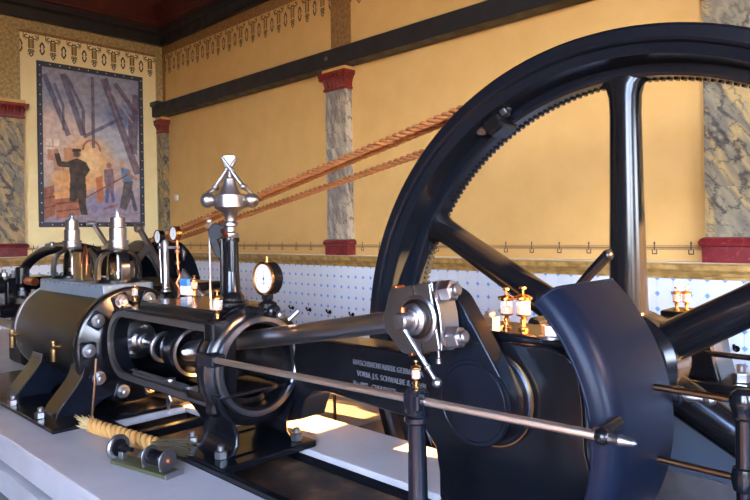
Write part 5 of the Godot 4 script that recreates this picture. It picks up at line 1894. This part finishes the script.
func build_small_things() -> void:
	var YP := 0.45
	var s := S()
	# ---------------- length of new rope lying on the plinth
	var rp := thing("rope_sample", "short thick tan rope length with frayed ends lying on the plinth", "rope", Vector3(-3.7, YP, -1.66))
	s = S()
	var a := Vector3(-4.04, YP + 0.043, -1.61)
	var b := Vector3(-3.38, YP + 0.043, -1.70)
	rope_mesh(s, [a, a.lerp(b, 0.33), a.lerp(b, 0.66), b], 0.043, 0.15, 0.012)
	part(rp, "laid_rope", s, M.rope_new)
	var rng := RandomNumberGenerator.new()
	rng.seed = 4
	s = S()
	var d0 := (a - b).normalized()
	for i in 90:
		var o := Vector3(rng.randf_range(-1, 1), rng.randf_range(-0.55, 1), rng.randf_range(-1, 1)) * 0.045
		tube(s, [a - d0 * 0.02, a + d0 * 0.03 + o * 0.7, a + d0 * rng.randf_range(0.05, 0.11) + o + Vector3(0, 0.006, 0)], [0.006, 0.004, 0.002], 4)
	var fr := part(rp, "frayed_end", s, M.fray, "pale frayed fibres")
	fr.set_meta("kind", "stuff")
	s = S()
	for i in 110:
		var o := Vector3(rng.randf_range(-1, 1), rng.randf_range(-0.5, 1), rng.randf_range(-1, 1)) * 0.05
		tube(s, [b + d0 * 0.02 + o * 0.4, b - d0 * 0.1 + o * 0.9, b - d0 * rng.randf_range(0.15, 0.28) + o + Vector3(0, 0.012, 0)], [0.007, 0.006, 0.003], 4)
	fr = part(rp, "frayed_tail", s, M.oldfray, "dark oily frayed fibres")
	fr.set_meta("kind", "stuff")
	s = S()
	bx(s, Vector3(-4.08, YP, -1.735), Vector3(-3.2, YP + 0.03, -1.70), 0.004, Transform3D(Basis(Vector3.UP, 0.05), Vector3(-0.08, 0, -0.18)))
	solo("rope_batten", s, M.leather, "flat grey-brown batten lying behind the rope sample on the plinth", "batten")

	# ---------------- small instrument on an olive board
	var dv := thing("indicator_instrument", "small wheel-and-drum instrument on an olive green board in front of the rope", "instrument", Vector3(-3.25, YP, -1.54))
	var o0 := Vector3(-3.42, YP, -1.50)
	var e := Vector3(-2.985, YP, -1.585)
	var dx := (e - o0).normalized()
	var xf := Transform3D(Basis(dx, Vector3.UP, dx.cross(Vector3.UP)), o0)
	var Ld := (e - o0).length()
	s = S()
	bx(s, Vector3(0.0, 0, -0.05), Vector3(Ld, 0.022, 0.05), 0.004, xf)
	part(dv, "board", s, M.olive)
	s = S()
	bx(s, Vector3(Ld, 0, -0.055), Vector3(Ld + 0.012, 0.03, 0.055), 0.003, xf)
	part(dv, "end_plate", s, M.steel)
	s = S()
	var wc := Vector3(0.0, 0.075, 0.0)
	var wax := Transform3D(xf.basis * Basis(Vector3.BACK, -PI / 2), xf * wc)
	lathe(s, [[0.045, -0.012], [0.06, -0.014], [0.068, -0.006], [0.068, 0.006], [0.06, 0.014], [0.045, 0.012]], wax, 32)
	part(dv, "wheel_rim", s, M.bright)
	s = S()
	lathe(s, [[0.0, -0.01], [0.046, -0.008], [0.046, 0.008], [0.0, 0.012]], wax, 28)
	cyl(s, xf * Vector3(0.0, 0.075, 0), xf * Vector3(0.12, 0.08, 0), 0.012, 10)
	cyl(s, xf * Vector3(0.03, 0.075, 0), xf * Vector3(0.06, 0.077, 0), 0.024, 14)
	part(dv, "wheel_core", s, M.black)
	s = S()
	bx(s, Vector3(0.02, 0.02, -0.015), Vector3(0.06, 0.06, 0.015), 0.003, xf)
	part(dv, "wheel_bearing", s, M.steel)
	s = S()
	bx(s, Vector3(0.24, 0.02, -0.035), Vector3(0.255, 0.085, 0.035), 0.003, xf)
	bx(s, Vector3(0.37, 0.02, -0.03), Vector3(0.385, 0.08, 0.03), 0.003, xf)
	cyl(s, xf * Vector3(0.2, 0.07, 0.0), xf * Vector3(0.4, 0.075, 0.0), 0.008, 8)
	cyl(s, xf * Vector3(0.2, 0.07, 0.02), xf * Vector3(0.24, 0.1, 0.02), 0.008, 8)
	part(dv, "drum_bearing", s, M.steel)
	s = S()
	cyl(s, xf * Vector3(0.26, 0.075, 0), xf * Vector3(0.37, 0.075, 0), 0.038, 24, 0.004)
	part(dv, "drum", s, M.black)
	s = S()
	for x in [0.262, 0.395]:
		s = S()
		cyl(s, xf * Vector3(x, 0.075, 0), xf * Vector3(x + 0.008, 0.075, 0), 0.055, 28, 0.002)
		part(dv, "drum_flange", s, M.bright)
	s = S()
	cyl(s, xf * Vector3(0.403, 0.075, 0), xf * Vector3(0.42, 0.075, 0), 0.012, 12, 0.003)
	part(dv, "centre_screw", s, M.copper)

	# ---------------- blue and white tin behind the gauges
	var tn := thing("oil_tin", "small blue and white tin standing beyond the gauge post", "tin", Vector3(-4.0, 1.235, -2.33))
	s = S()
	bx(s, Vector3(-4.14, 1.235, -2.335), Vector3(-4.04, 1.34, -2.27), 0.005)
	part(tn, "can", s, M.white)
	s = S()
	bx(s, Vector3(-4.135, 1.30, -2.34), Vector3(-4.035, 1.348, -2.265), 0.004)
	part(tn, "blue_band", s, M.tin)
